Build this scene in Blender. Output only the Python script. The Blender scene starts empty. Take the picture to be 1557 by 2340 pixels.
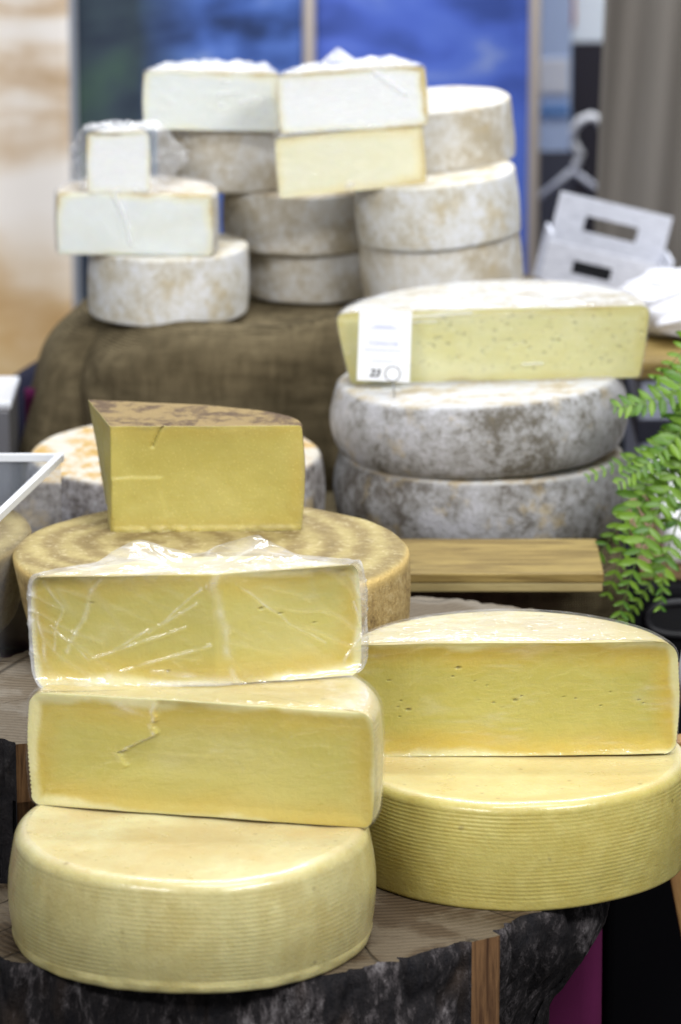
import bpy, math, random
from mathutils import Vector, noise, Matrix, Euler
R = math.radians
sc = bpy.context.scene
col = sc.collection

# ------------------------------------------------------------------ camera
cam_d = bpy.data.cameras.new('camera')
cam = bpy.data.objects.new('camera', cam_d)
col.objects.link(cam)
cam.location = (0, -3.351, 1.2205)
cam.rotation_euler = (R(90 - 14.5), 0, 0)
cam_d.sensor_fit = 'VERTICAL'
cam_d.sensor_height = 36
cam_d.sensor_width = 24
cam_d.lens = 10000 / 2340 * 36
cam_d.clip_end = 100
cam_d.dof.use_dof = True
cam_d.dof.focus_distance = 3.71
cam_d.dof.aperture_fstop = 5.6
cam_d.dof.aperture_blades = 9
sc.camera = cam

# ------------------------------------------------------------------ light
w = bpy.data.worlds.new('World')
sc.world = w
w.use_nodes = True
w.node_tree.nodes['Background'].inputs[0].default_value = (0.93, 0.96, 1.0, 1)
w.node_tree.nodes['Background'].inputs[1].default_value = 0.25


def area(name, loc, target, sx, sy, power, colr):
    d = bpy.data.lights.new(name, 'AREA')
    d.shape = 'RECTANGLE'
    d.size, d.size_y = sx, sy
    d.energy = power
    d.color = colr
    o = bpy.data.objects.new(name, d)
    col.objects.link(o)
    o.location = loc
    o.rotation_euler = (Vector(target) - Vector(loc)).to_track_quat('-Z', 'Y').to_euler()


area('ceiling_lamp_front', (1.55, -1.75, 2.3), (0.0, 0.2, 0.1), 1.3, 0.30, 72, (0.99, 0.99, 1.0))
area('fill_lamp_aisle', (-1.7, -3.0, 2.5), (0.0, 0.4, 0.1), 1.6, 0.35, 72, (0.99, 0.99, 1.0))  # added fill lamp that lifts the upright cut faces, no known fitting
area('ceiling_lamp_middle', (0.35, -0.55, 2.5), (0.05, 0.5, 0.1), 1.3, 0.30, 31, (0.99, 0.99, 1.0))
area('fill_lamp_back', (0.7, 2.3, 2.8), (0.38, 3.1, 0.3), 1.2, 0.3, 60, (0.93, 0.96, 1.0))  # extra lamp added to brighten the board and poster at the rear
area('ceiling_lamp_rear', (-0.2, 1.5, 2.9), (0.0, 2.7, 0.3), 1.4, 0.35, 62, (0.93, 0.96, 1.0))
sc.view_settings.view_transform = 'Standard'
sc.view_settings.look = 'None'
sc.view_settings.exposure = 0.0
sc.view_settings.gamma = 1.0
sc.view_settings.use_curve_mapping = False
sc.cycles.use_denoising = True
sc.cycles.transparent_max_bounces = 24
sc.cycles.max_bounces = 10
sc.cycles.diffuse_bounces = 4
sc.cycles.sample_clamp_indirect = 6


# ------------------------------------------------------------------ helpers
def tag(o, label=None, cat=None, group=None, kind=None):
    for k, v in (('label', label), ('category', cat), ('group', group), ('kind', kind)):
        if v:
            o[k] = v
    return o


def empty(name, loc, label, cat, group=None, rot=(0, 0, 0)):
    o = bpy.data.objects.new(name, None)
    o.empty_display_size = 0.02
    col.objects.link(o)
    o.location = loc
    o.rotation_euler = rot
    return tag(o, label, cat, group)


def mesh(name, V, F, mat, parent=None, smooth=True, attrs=None, loc=None, rot=None):
    me = bpy.data.meshes.new(name)
    me.from_pydata([tuple(v) for v in V], [], F)
    if smooth:
        me.polygons.foreach_set('use_smooth', [True] * len(me.polygons))
    for k, vals in (attrs or {}).items():
        a = me.attributes.new(k, 'FLOAT', 'POINT')
        a.data.foreach_set('value', vals)
    me.update()
    o = bpy.data.objects.new(name, me)
    col.objects.link(o)
    for m in (mat if isinstance(mat, (list, tuple)) else [mat]):
        me.materials.append(m)
    if parent:
        o.parent = parent
    if loc is not None:
        o.location = loc
    if rot is not None:
        o.rotation_euler = rot
    return o


def sstep(a, b, x):
    t = min(1, max(0, (x - a) / (b - a)))
    return t * t * (3 - 2 * t)


def grid_faces(nr, nc, off=0, closed=False, flip=False):
    F = []
    for i in range(nr - 1):
        for j in range(nc if closed else nc - 1):
            a = off + i * nc + j
            b = off + i * nc + (j + 1) % nc
            c, d = b + nc, a + nc
            F.append((a, d, c, b) if flip else (a, b, c, d))
    return F


# ------------------------------------------------------------------ materials
class NT:
    def __init__(s, name):
        s.m = bpy.data.materials.new(name)
        s.m.use_nodes = True
        s.t = s.m.node_tree
        s.t.nodes.clear()
        s.out = s.t.nodes.new('ShaderNodeOutputMaterial')

    def n(s, typ, **kw):
        nd = s.t.nodes.new('ShaderNode' + typ)
        for k, v in kw.items():
            if k.startswith('i_'):
                key = k[2:]
                s.set(nd, int(key) if key.isdigit() else key.replace('_', ' '), v)
            else:
                setattr(nd, k, v)
        return nd

    def set(s, nd, key, v):
        inp = nd.inputs[key]
        if hasattr(v, 'bl_idname') and hasattr(v, 'outputs'):
            v = v.outputs[0]
        if isinstance(v, bpy.types.NodeSocket):
            s.t.links.new(v, inp)
        elif isinstance(v, tuple) and len(v) == 3 and inp.type == 'RGBA':
            inp.default_value = (*v, 1)
        else:
            inp.default_value = v

    def coord(s, scale=(1, 1, 1), rot=(0, 0, 0), loc=(0, 0, 0)):
        tc = s.n('TexCoord')
        mp = s.n('Mapping')
        s.t.links.new(tc.outputs['Object'], mp.inputs[0])
        mp.inputs['Scale'].default_value = scale
        mp.inputs['Rotation'].default_value = rot
        mp.inputs['Location'].default_value = loc
        return mp

    def noise(s, vec, scale, detail=4, rough=0.55, dist=0.0):
        nd = s.n('TexNoise', i_Vector=vec, i_Scale=scale, i_Detail=detail, i_Roughness=rough, i_Distortion=dist)
        return nd.outputs[0]

    def ramp(s, fac, stops, interp='LINEAR'):
        nd = s.n('ValToRGB')
        cr = nd.color_ramp
        cr.interpolation = interp
        while len(cr.elements) < len(stops):
            cr.elements.new(0.5)
        for e, (p, c) in zip(cr.elements, stops):
            e.position = p
            e.color = (*c, 1) if isinstance(c, tuple) else (c, c, c, 1)
        s.set(nd, 0, fac)
        return nd.outputs[0]

    def mix(s, fac, a, b, blend='MIX'):
        nd = s.n('Mix', data_type='RGBA', blend_type=blend)
        s.set(nd, 0, fac)
        s.set(nd, 6, a)
        s.set(nd, 7, b)
        return nd.outputs[2]

    def math(s, op, a, b=0.0, clamp=False):
        nd = s.n('Math', operation=op, use_clamp=clamp)
        s.set(nd, 0, a)
        s.set(nd, 1, b)
        return nd.outputs[0]

    def attr(s, name):
        return s.n('Attribute', attribute_name=name).outputs['Fac']

    def bump(s, h, strength=0.5, dist=0.002, normal=None):
        nd = s.n('Bump', i_Height=h, i_Strength=strength, i_Distance=dist)
        if normal is not None:
            s.set(nd, 'Normal', normal)
        return nd.outputs[0]

    def done(s, color, rough=0.5, normal=None, sss=0.0, sr=(0.01, 0.006, 0.003), spec=0.5, coat=0.0, metal=0.0, **kw):
        b = s.n('BsdfPrincipled')
        s.set(b, 'Base Color', color)
        s.set(b, 'Roughness', rough)
        s.set(b, 'Metallic', metal)
        s.set(b, 'Specular IOR Level', spec)
        if normal is not None:
            s.set(b, 'Normal', normal)
        if sss:
            s.set(b, 'Subsurface Weight', sss)
            b.inputs['Subsurface Radius'].default_value = sr
            b.inputs['Subsurface Scale'].default_value = 1.0
        if coat:
            s.set(b, 'Coat Weight', coat)
            s.set(b, 'Coat Roughness', 0.13)
        for k, v in kw.items():
            s.set(b, k.replace('_', ' '), v)
        s.t.links.new(b.outputs[0], s.out.inputs[0])
        return s.m


def plain(name, c, rough=0.6, **kw):
    return NT(name).done(c, rough, **kw)


def mat_paste(name, core, mid, edge, e1=0.008, e2=0.028, rough=0.42, mottle=0.10, seed=0.0, coat=0.0, dots=0.0, sss=0.35):
    t = NT(name)
    c = t.coord(loc=(seed, seed * .7, 0))
    n1 = t.noise(c, 22, 4)
    n2 = t.noise(c, 120, 5, 0.65)
    e = t.attr('edge')
    e = t.math('ADD', e, t.math('ADD', t.math('MULTIPLY', t.math('SUBTRACT', n1, 0.5), 0.016), t.math('MULTIPLY', t.math('SUBTRACT', t.noise(c, 8, 2, 0.5), 0.45), 0.030)))
    f = t.math('DIVIDE', e, e2 * 1.0)
    colr = t.ramp(f, [(0.0, edge), (min(0.9, e1 / e2), mid), (1.0, core)], 'EASE')
    colr = t.mix(t.math('MULTIPLY', t.ramp(n2, [(0.42, 0.0), (0.75, 1.0)]), mottle * 1.5), colr, tuple(min(1, x * 1.22) for x in core))
    colr = t.mix(t.math('MULTIPLY', t.ramp(n1, [(0.45, 0.0), (0.8, 1.0)]), mottle * 2), colr, tuple(x * 0.78 for x in core))
    n4 = t.noise(t.coord(scale=(1, 1, 1.8), loc=(seed * 2, 0, 0)), 11, 4, 0.6, 0.5)
    colr = t.mix(t.math('MULTIPLY', t.ramp(n4, [(0.5, 0.0), (0.66, 1.0)]), mottle * 3.0), colr, tuple(min(1, x * y) for x, y in zip(core, (1.12, 1.14, 1.5))))
    colr = t.mix(t.math('MULTIPLY', t.ramp(n4, [(0.34, 1.0), (0.48, 0.0)]), mottle * 2.5), colr, tuple(x * y for x, y in zip(core, (0.92, 0.86, 0.6))))
    if dots:
        v = t.n('TexVoronoi', i_Vector=c, i_Scale=330.0, i_Randomness=1.0)
        colr = t.mix(t.math('MULTIPLY', t.ramp(v.outputs[0], [(0.10, 1.0), (0.24, 0.0)]), dots), colr, tuple(min(1, x * 1.35 + .05) for x in core))
    pit = t.attr('pit')
    colr = t.mix(t.math('MULTIPLY', pit, 0.75), colr, tuple(x * 0.5 for x in core))
    h = t.math('ADD', t.noise(c, 260, 4, 0.6), t.math('MULTIPLY', n2, 1.5))
    drag = t.noise(t.coord(scale=(0.25, 0.25, 5.0), rot=(0, 0.05, 0), loc=(seed, 0, 0)), 34, 4, 0.6, 0.4)
    h = t.math('ADD', h, t.math('MULTIPLY', drag, 0.35))
    nb = t.bump(h, 0.26, 0.0013)
    rg = t.ramp(n2, [(0.3, rough - 0.12), (0.7, rough + 0.12)])
    return t.done(colr, rg, nb, sss=sss, sr=(0.009, 0.006, 0.0025), coat=coat, spec=0.4)


def mat_rind_yellow(name, side, top, tan, seed=0.0, vert=0.0):
    t = NT(name)
    c = t.coord(loc=(seed, seed * .3, seed * .11))
    n1 = t.noise(c, 16, 5, 0.6)
    n2 = t.noise(c, 60, 5, 0.65)
    n3 = t.noise(c, 300, 3, 0.6)
    a = t.mix(t.ramp(n1, [(0.38, 0.0), (0.66, 0.75)]), side, tuple(x * y for x, y in zip(side, (0.9, 0.82, 0.66))))
    a = t.mix(t.math('MULTIPLY', t.ramp(t.noise(c, 34, 6, 0.72, 0.6), [(0.54, 0.0), (0.66, 1.0)]), 0.38), a, tuple(x * y for x, y in zip(side, (0.86, 0.74, 0.5))))
    a = t.mix(t.math('MULTIPLY', t.ramp(n2, [(0.45, 0.0), (0.75, 1.0)]), 0.5), a, tuple(min(1, x * 1.18 + .04) for x in side))
    if vert:
        cv = t.coord(scale=(1, 1, 0.06), loc=(seed, 0, 0))
        nv = t.noise(cv, 70, 3, 0.6)
        a = t.mix(t.math('MULTIPLY', t.ramp(nv, [(0.4, 0.0), (0.7, 1.0)]), vert), a, tuple(x * y for x, y in zip(side, (0.80, 0.72, 0.6))))
    b = t.mix(t.ramp(n1, [(0.36, 0.0), (0.62, 0.9)]), top, tan)
    b = t.mix(t.math('MULTIPLY', t.ramp(t.noise(c, 7, 4, 0.6), [(0.48, 0.0), (0.66, 1.0)]), 0.55), b, tuple(x * y for x, y in zip(tan, (.82, .76, .68))))
    b = t.mix(t.math('MULTIPLY', t.ramp(n2, [(0.5, 0.0), (0.8, 1.0)]), 0.45), b, tuple(x * .8 for x in tan))
    colr = t.mix(t.attr('top'), a, b)
    v = t.n('TexVoronoi', i_Vector=t.coord(loc=(seed, 0, 0)), i_Scale=36.0, i_Randomness=1.0)
    v.inputs['Detail'].default_value = 0
    sp = t.math('MULTIPLY', t.ramp(t.math('ADD', v.outputs[0], t.math('MULTIPLY', t.math('SUBTRACT', t.noise(c, 330, 3), 0.5), .10)), [(0.045, 1.0), (0.10, 0.0)]), 0.42)
    colr = t.mix(sp, colr, (0.16, 0.11, 0.05))
    nb = t.bump(t.math('ADD', n3, t.math('MULTIPLY', n2, 1.6)), 0.34, 0.0012)
    rg = t.ramp(n2, [(0.3, 0.24), (0.7, 0.46)])
    return t.done(colr, rg, nb, sss=0.22, sr=(0.006, 0.004, 0.0015), coat=0.45, spec=0.6)


def mat_mould(name, white, mid, dark, topc, topo, seed=0.0, cover=0.5, warm=(0.55, 0.42, 0.2), rough=0.85):
    t = NT(name)
    c = t.coord(loc=(seed, seed * .5, seed * .2))
    n0 = t.noise(c, 9, 3, 0.6, 0.4)
    n1 = t.noise(c, 30, 6, 0.68, 0.3)
    n2 = t.noise(c, 110, 5, 0.7)
    n5 = t.noise(c, 320, 4, 0.7)
    f = t.math('ADD', t.math('ADD', t.math('MULTIPLY', n0, 0.42), t.math('MULTIPLY', n5, 0.22)), t.math('ADD', t.math('MULTIPLY', n1, 0.46), t.math('MULTIPLY', n2, 0.40)))
    a = t.ramp(f, [(0.5, white), (0.675 + 0.12 * (cover - 0.5), white), (0.755, mid), (0.845, dark)])
    a = t.mix(t.math('MULTIPLY', t.ramp(t.noise(c, 24, 5, 0.7), [(0.56, 0.0), (0.70, 1.0)]), 0.55), a, warm)
    b = t.ramp(t.math('ADD', t.math('MULTIPLY', n1, 0.7), t.math('MULTIPLY', n2, 0.3)), [(0.30, topc), (0.47, topc), (0.56, topo), (0.68, tuple(x * .7 for x in topo))])
    colr = t.mix(t.attr('top'), a, b)
    nb = t.bump(t.math('ADD', n2, n5), 0.8, 0.0025)
    return t.done(colr, rough, nb, spec=0.2)


def mat_brown_rind(name):
    t = NT(name)
    c = t.coord()
    n1 = t.noise(c, 24, 5, 0.65)
    n2 = t.noise(c, 150, 5, 0.7)
    wv = t.n('TexWave', wave_type='RINGS', rings_direction='Z', i_Vector=t.coord(loc=(0.05, -0.02, 0)), i_Scale=10.0, i_Distortion=2.6, i_Detail=5.0, i_Detail_Scale=1.6, i_Detail_Roughness=0.72)
    top = t.ramp(t.math('ADD', t.math('MULTIPLY', wv.outputs[1], 0.21), t.math('ADD', t.math('MULTIPLY', n1, 0.48), t.math('MULTIPLY', n2, 0.40))), [(0.25, (0.18, 0.125, 0.05)), (0.48, (0.32, 0.24, 0.095)), (0.66, (0.46, 0.37, 0.155)), (0.90, (0.60, 0.51, 0.24))])
    top = t.mix(t.ramp(n2, [(0.55, 0.0), (0.72, 0.6)]), top, (0.72, 0.62, 0.42))
    side = t.ramp(t.math('ADD', t.math('MULTIPLY', n1, 0.55), t.math('MULTIPLY', n2, 0.5)), [(0.36, (0.16, 0.10, 0.04)), (0.52, (0.44, 0.31, 0.12)), (0.66, (0.60, 0.47, 0.24))])
    edge = t.mix(t.attr('rim'), side, (0.70, 0.50, 0.18))
    colr = t.mix(t.attr('top'), edge, top)
    nb = t.bump(t.math('ADD', n2, t.math('MULTIPLY', t.noise(c, 380, 4, 0.7), 0.7)), 0.7, 0.003)
    return t.done(colr, 0.62, nb, spec=0.35)


def mat_film(name, wr=1.0, haze=0.05, fold_amt=0.55, scale=38.0, rot=0.6):
    t = NT(name)
    c1 = t.coord(scale=(1, 1, 3.4), rot=(0, rot, 0))
    c2 = t.coord(scale=(3.0, 3.0, 0.8), rot=(0, -rot * 1.4, 0))
    n1 = t.noise(c1, scale, 3, 0.5, 0.6)
    n2 = t.noise(c2, scale * .8, 3, 0.5, 0.5)
    r1 = t.math('POWER', t.math('SUBTRACT', 1.0, t.math('MULTIPLY', t.math('ABSOLUTE', t.math('SUBTRACT', n1, 0.5)), 4.0), True), 4.0)
    r2 = t.math('POWER', t.math('SUBTRACT', 1.0, t.math('MULTIPLY', t.math('ABSOLUTE', t.math('SUBTRACT', n2, 0.5)), 4.0), True), 4.0)
    h = t.math('ADD', t.math('ADD', r1, r2), t.math('MULTIPLY', n1, 1.2))
    nb = t.bump(h, min(1.0, 0.5 * wr), 0.003 * wr)
    fr = t.n('Fresnel', i_IOR=1.42)
    gl = t.n('BsdfGlossy', i_Roughness=0.14, i_Normal=nb, i_Color=(1.0, 1.0, 1.0))
    tr = t.n('BsdfTransparent', i_Color=(1.0, 1.0, 1.0))
    m1 = t.n('MixShader')
    t.set(m1, 0, t.math('MINIMUM', t.math('MULTIPLY', fr, 1.5), 0.13))
    t.set(m1, 1, tr)
    t.set(m1, 2, gl)
    df = t.n('BsdfDiffuse', i_Color=(0.95, 0.96, 1.0))
    tl = t.n('BsdfTranslucent', i_Color=(0.90, 0.92, 0.95))
    dm = t.n('MixShader', i_0=0.2)
    t.set(dm, 1, df)
    t.set(dm, 2, tl)
    m2 = t.n('MixShader')
    fold = t.math('MULTIPLY', t.attr('fold'), fold_amt)  # whitens the film: real creases, and glints painted in as white
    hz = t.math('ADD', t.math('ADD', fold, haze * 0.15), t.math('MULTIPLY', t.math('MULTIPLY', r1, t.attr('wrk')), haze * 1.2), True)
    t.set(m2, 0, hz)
    t.set(m2, 1, m1)
    t.set(m2, 2, dm)
    t.t.links.new(m2.outputs[0], t.out.inputs[0])
    return t.m


def mat_wood_end(name, seed=0.0, center=(0, 0, 0), a=(0.050, 0.032, 0.016), b=(0.115, 0.078, 0.042), grey=(0.145, 0.115, 0.075), gamt=0.6):
    t = NT(name)
    c = t.coord(loc=(-center[0], -center[1], 0))
    wv = t.n('TexWave', wave_type='RINGS', rings_direction='Z', i_Vector=c, i_Scale=42.0, i_Distortion=2.2, i_Detail=3.0, i_Detail_Scale=0.6)
    n1 = t.noise(t.coord(loc=(seed, 0, 0)), 14, 5, 0.6)
    saw = t.noise(t.coord(scale=(0.5, 14, 1), rot=(0, 0, 0.5), loc=(seed, 0, 0)), 26, 3, 0.6)
    n2 = t.noise(t.coord(), 200, 4, 0.7)
    colr = t.mix(t.math('MULTIPLY', wv.outputs[1], 0.45), a, b)
    colr = t.mix(t.math('MULTIPLY', t.ramp(n1, [(0.47, 0.0), (0.56, 1.0)]), gamt), colr, grey)
    colr = t.mix(t.math('MULTIPLY', t.ramp(saw, [(0.36, 1.0), (0.50, 0.0)]), 0.16), colr, tuple(x * .42 for x in a))
    colr = t.mix(t.math('MULTIPLY', t.ramp(n2, [(0.55, 0.0), (0.7, 1.0)]), 0.3), colr, tuple(x * .4 for x in a))
    sp = t.n('SeparateXYZ', i_0=c)
    ang = t.math('ARCTAN2', sp.outputs[1], sp.outputs[0])
    rad = t.math('SQRT', t.math('ADD', t.math('MULTIPLY', sp.outputs[0], sp.outputs[0]), t.math('MULTIPLY', sp.outputs[1], sp.outputs[1])))
    cv = t.n('CombineXYZ')
    t.set(cv, 0, ang)
    t.set(cv, 1, t.math('MULTIPLY', rad, 1.2))
    cn = t.noise(cv, 3.2, 1, 0.4)
    crack = t.ramp(t.math('ABSOLUTE', t.math('SUBTRACT', cn, 0.5)), [(0.0018, 1.0), (0.005, 0.0)])
    colr = t.mix(t.math('MULTIPLY', crack, 0.55), colr, tuple(x * .18 for x in a))
    nb = t.bump(t.math('SUBTRACT', t.math('ADD', t.math('ADD', t.math('MULTIPLY', saw, 0.25), t.math('MULTIPLY', wv.outputs[1], 0.35)), t.math('MULTIPLY', n2, 0.5)), t.math('MULTIPLY', crack, 2.0)), 0.7, 0.003)
    return t.done(colr, 0.75, nb, spec=0.25)


def mat_bark(name, seed=0.0, pale=0.5):
    t = NT(name)
    c = t.coord(scale=(1, 1, 0.45), loc=(seed, 0, 0))
    n1 = t.noise(c, 40, 7, 0.75, 0.3)
    n2 = t.noise(c, 150, 5, 0.75)
    colr = t.ramp(t.math('ADD', t.math('MULTIPLY', n1, 0.70), t.math('MULTIPLY', n2, 0.36)), [(0.42, (0.006, 0.0055, 0.008)), (0.60 - .05 * pale, (0.018, 0.015, 0.016)), (0.64 - .02 * pale, (0.08 * pale, 0.07 * pale, 0.072 * pale)), (0.80, (0.36 * pale, 0.34 * pale, 0.34 * pale))])
    colr = t.mix(t.math('MULTIPLY', t.ramp(t.noise(c, 11, 3), [(0.58, 0.0), (0.72, 1.0)]), 0.5), colr, (0.09, 0.055, 0.03))
    nb = t.bump(t.math('ADD', n1, n2), 0.9, 0.006)
    return t.done(colr, 0.8, nb, spec=0.3)


def mat_plank(name, a, b, axis='X', scale=1.0):
    t = NT(name)
    s = {'X': (0.09, 1, 1), 'Z': (1, 1, 0.07), 'Y': (1, 0.09, 1)}[axis]
    n1 = t.noise(t.coord(scale=s), 55 * scale, 6, 0.6, 0.8)
    n2 = t.noise(t.coord(scale=s), 260 * scale, 4, 0.7)
    n3 = t.noise(t.coord(), 9, 3)
    colr = t.ramp(n1, [(0.38, a), (0.60, b)])
    colr = t.mix(t.math('MULTIPLY', t.ramp(n2, [(0.5, 0.0), (0.68, 1.0)]), 0.45), colr, tuple(x * .5 for x in a))
    colr = t.mix(t.math('MULTIPLY', t.ramp(n3, [(0.4, 0.0), (0.7, 1.0)]), 0.4), colr, tuple(x * 0.75 for x in b))
    return t.done(colr, 0.55, t.bump(t.math('ADD', n1, n2), 0.35, 0.0015), spec=0.35)


def mat_burlap(name, dark=(0.058, 0.045, 0.024), light=(0.215, 0.172, 0.100)):
    t = NT(name)
    wx = t.n('TexWave', bands_direction='X', i_Vector=t.coord(), i_Scale=125.0, i_Distortion=2.5, i_Detail=2.0, i_Detail_Scale=0.4)
    wz = t.n('TexWave', bands_direction='Z', i_Vector=t.coord(), i_Scale=125.0, i_Distortion=2.5, i_Detail=2.0, i_Detail_Scale=0.4)
    h = t.math('MULTIPLY', wx.outputs[1], wz.outputs[1])
    n1 = t.noise(t.coord(scale=(1, 1, .15)), 90, 4, 0.6)
    n2 = t.noise(t.coord(scale=(.15, 1, 1)), 90, 4, 0.6)
    n3 = t.noise(t.coord(), 8, 4)
    colr = t.ramp(t.math('ADD', t.math('MULTIPLY', h, 0.42), t.math('MULTIPLY', t.math('ADD', n1, n2), 0.38)), [(0.34, dark), (0.64, light)])
    colr = t.mix(t.math('MULTIPLY', t.ramp(n3, [(0.48, 0.0), (0.7, 1.0)]), 0.3), colr, dark)
    return t.done(colr, 0.95, t.bump(t.math('ADD', h, n1), 0.6, 0.0015), spec=0.1)


def mat_cloth(name, a, b, scale=14):
    t = NT(name)
    colr = t.mix(t.noise(t.coord(), scale, 4), a, b)
    return t.done(colr, 0.9, t.bump(t.noise(t.coord(), 900, 2), 0.3, 0.0006), spec=0.15)


# ------------------------------------------------------------------ cheese geometry
def arc_pts(r, a0, a1, n, cx=0.0, cy=0.0, wob=0.0, seed=0.0):
    out = []
    for i in range(n):
        a = R(a0 + (a1 - a0) * i / (n - 1))
        rr = r * (1 + wob * noise.noise(Vector((math.cos(a) * 1.3 + seed, math.sin(a) * 1.3, seed))))
        out.append((cx + rr * math.cos(a), cy + rr * math.sin(a)))
    return out


def levels(H, rb, rt, bulge=0.0, n=24, taper=0.0):
    L = []
    for i in range(6):
        a = i / 6 * math.pi / 2
        L.append((rb * (1 - math.sin(a)), rb * (1 - math.cos(a))))
    for i in range(n + 1):
        L.append((0, rb + (H - rb - rt) * i / n))
    for i in range(1, 8):
        a = i / 7 * math.pi / 2
        L.append((rt * (1 - math.cos(a)), H - rt + rt * math.sin(a)))
    return [(ins + bulge * (1 - math.sin(math.pi * z / H)) + taper * (1 - z / H), z) for ins, z in L]


def build(arc, cut, L, H, M=60, ribs=0, rib_amp=0.0005, amp=0.0006, nscale=28, closed=False, seed=0.0,
          cutfn=None, topfn=None, sidefn=None, offset=0.0, big=0.0, shear=(0, 0), warp=None):
    """loops of points at every level: arc points, then cut points. returns dict"""
    n = len(arc)
    nor = []
    for i in range(n):
        if closed:
            p, q = arc[i - 1], arc[(i + 1) % n]
        else:
            p, q = arc[max(0, i - 1)], arc[min(n - 1, i + 1)]
        tx, ty = q[0] - p[0], q[1] - p[1]
        l = math.hypot(tx, ty) or 1
        nor.append((ty / l, -tx / l))
    sv = Vector((seed, seed * 1.7, seed * .3))

    def wob(p):
        if warp:
            p = warp(p)
        q = p * nscale + sv
        v = noise.noise_vector(q) * amp
        if big:
            v = v + noise.noise_vector(p * 7 + sv) * big
        return p + v
    Z1 = L[-1][1]
    A, Cc, E, U = [], [], [], []
    for ins, z in L:
        row, ends = [], []
        for i, (x, y) in enumerate(arc):
            o = -ins + offset
            if i in (0, n - 1):
                ends.append(Vector((x + nor[i][0] * o + shear[0] * (1 - z / H), y + nor[i][1] * o + shear[1] * (1 - z / H), z)))
            if ribs:
                k = sstep(0.05, 0.12, z / H) * (1 - sstep(0.88, 0.95, z / H))
                md = 0.62 + 1.5 * noise.noise(Vector((x * 15, y * 15, z * 22)) + sv)
                o -= rib_amp * max(0.1, md) * k * (0.5 + 0.5 * math.cos(2 * math.pi * ribs * z / H + 2.2 * noise.noise(Vector((x * 11, y * 11, z * 26)) + sv)))
            if sidefn:
                o += sidefn(i / (n - 1), z)
            p = Vector((x + nor[i][0] * o + shear[0] * (1 - z / H), y + nor[i][1] * o + shear[1] * (1 - z / H), z))
            row.append(wob(p))
        A.append(row)
        if cut is not None:
            nodes = [ends[1]] + [Vector((x, y, z)) for x, y in cut] + [ends[0]]
            seg = [(nodes[k + 1] - nodes[k]).length for k in range(len(nodes) - 1)]
            tot = sum(seg)
            cr, er, ur = [], [], []
            for k in range(len(nodes) - 1):
                mseg = max(2, int(round(M * seg[k] / tot)))
                d = nodes[k + 1] - nodes[k]
                nx, ny = d.y, -d.x
                l = math.hypot(nx, ny) or 1
                for j in range(mseg):
                    if k == 0 and j == 0:
                        continue
                    q = nodes[k] + d * (j / mseg)
                    u = sum(seg[:k]) + seg[k] * j / mseg
                    e = max(0.0, min(u, tot - u, z, Z1 - z))
                    fo, pit = cutfn(u, z, e, tot) if cutfn else (0, 0)
                    fo += offset
                    if z <= 0 or z >= Z1:
                        fo -= 0.0008
                    q = q + Vector((nx / l, ny / l, 0)) * fo
                    cr.append(wob(q) if j else wob(q))
                    er.append(e)
                    ur.append(pit)
            Cc.append(cr)
            E.append(er)
            U.append(ur)
    return dict(A=A, C=Cc, E=E, U=U, L=L, H=H, topfn=topfn, closed=closed, wob=wob)


def cap(loop, rings, z0, topfn, wob_s, up=True):
    cx = sum(p.x for p in loop) / len(loop)
    cy = sum(p.y for p in loop) / len(loop)
    n = len(loop)
    zm = sum(p.z for p in loop) / n
    V, F = [], []
    for f in rings:
        for p in loop:
            q = Vector((cx + (p.x - cx) * f, cy + (p.y - cy) * f, zm + (p.z - zm) * f ** 1.5))
            if f < 1:
                k = 1 - f
                q.z += 0.0009 * noise.noise(Vector((q.x * 26, q.y * 26, wob_s))) * min(1, k * 8)
                if topfn:
                    q.z += topfn(q.x, q.y) * min(1, k * 6)
            V.append(q)
    for i in range(len(rings) - 1):
        for j in range(n):
            a, b = i * n + j, i * n + (j + 1) % n
            F.append((a, b, b + n, a + n) if up else (a, a + n, b + n, b))
    V.append(Vector((cx, cy, sum(p.z for p in V[-n:]) / n)))
    c = len(V) - 1
    for j in range(n):
        a, b = (len(rings) - 1) * n + j, (len(rings) - 1) * n + (j + 1) % n
        F.append((a, b, c) if up else (b, a, c))
    return V, F


RINGS = [1, .985, .96, .92, .86, .78, .68, .56, .42, .28, .14]


def rind_mesh(name, g, mat, parent, seed=0.0, rim=0.85, **kw):
    A, C = g['A'], g['C']
    na = len(A[0])
    V, F, T, RM = [], [], [], []
    H = g['H']
    for r, (ins, z) in zip(A, g['L']):
        V += r
        T += [sstep(0.955, 1.0, z / H)] * na
        RM += [sstep(rim, 0.97, z / H)] * na
    F += grid_faces(len(A), na, 0, g['closed'])
    loop = A[-1] + (C[-1] if C else [])
    v, f = cap(loop, RINGS, H, g['topfn'], seed, True)
    off = len(V)
    V += v
    T += [1.0] * len(v)
    RM += [0.0] * len(v)
    F += [tuple(i + off for i in q) for q in f]
    loop = A[0] + (C[0] if C else [])
    v, f = cap(loop, [1, .6], 0, None, seed, False)
    off = len(V)
    V += v
    T += [0.0] * len(v)
    RM += [0.0] * len(v)
    F += [tuple(i + off for i in q) for q in f]
    o = mesh(name, V, F, mat, parent, attrs={'top': T, 'rim': RM}, **kw)
    return o


def cut_mesh(name, g, mat, parent):
    A, C = g['A'], g['C']
    V, E, P = [], [], []
    for a, c, e, u in zip(A, C, g['E'], g['U']):
        V += [a[-1]] + c + [a[0]]
        E += [0.0] + e + [0.0]
        P += [0.0] + u + [0.0]
    nc = len(C[0]) + 2
    return mesh(name, V, grid_faces(len(A), nc), mat, parent, attrs={'edge': E, 'pit': P})


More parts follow.
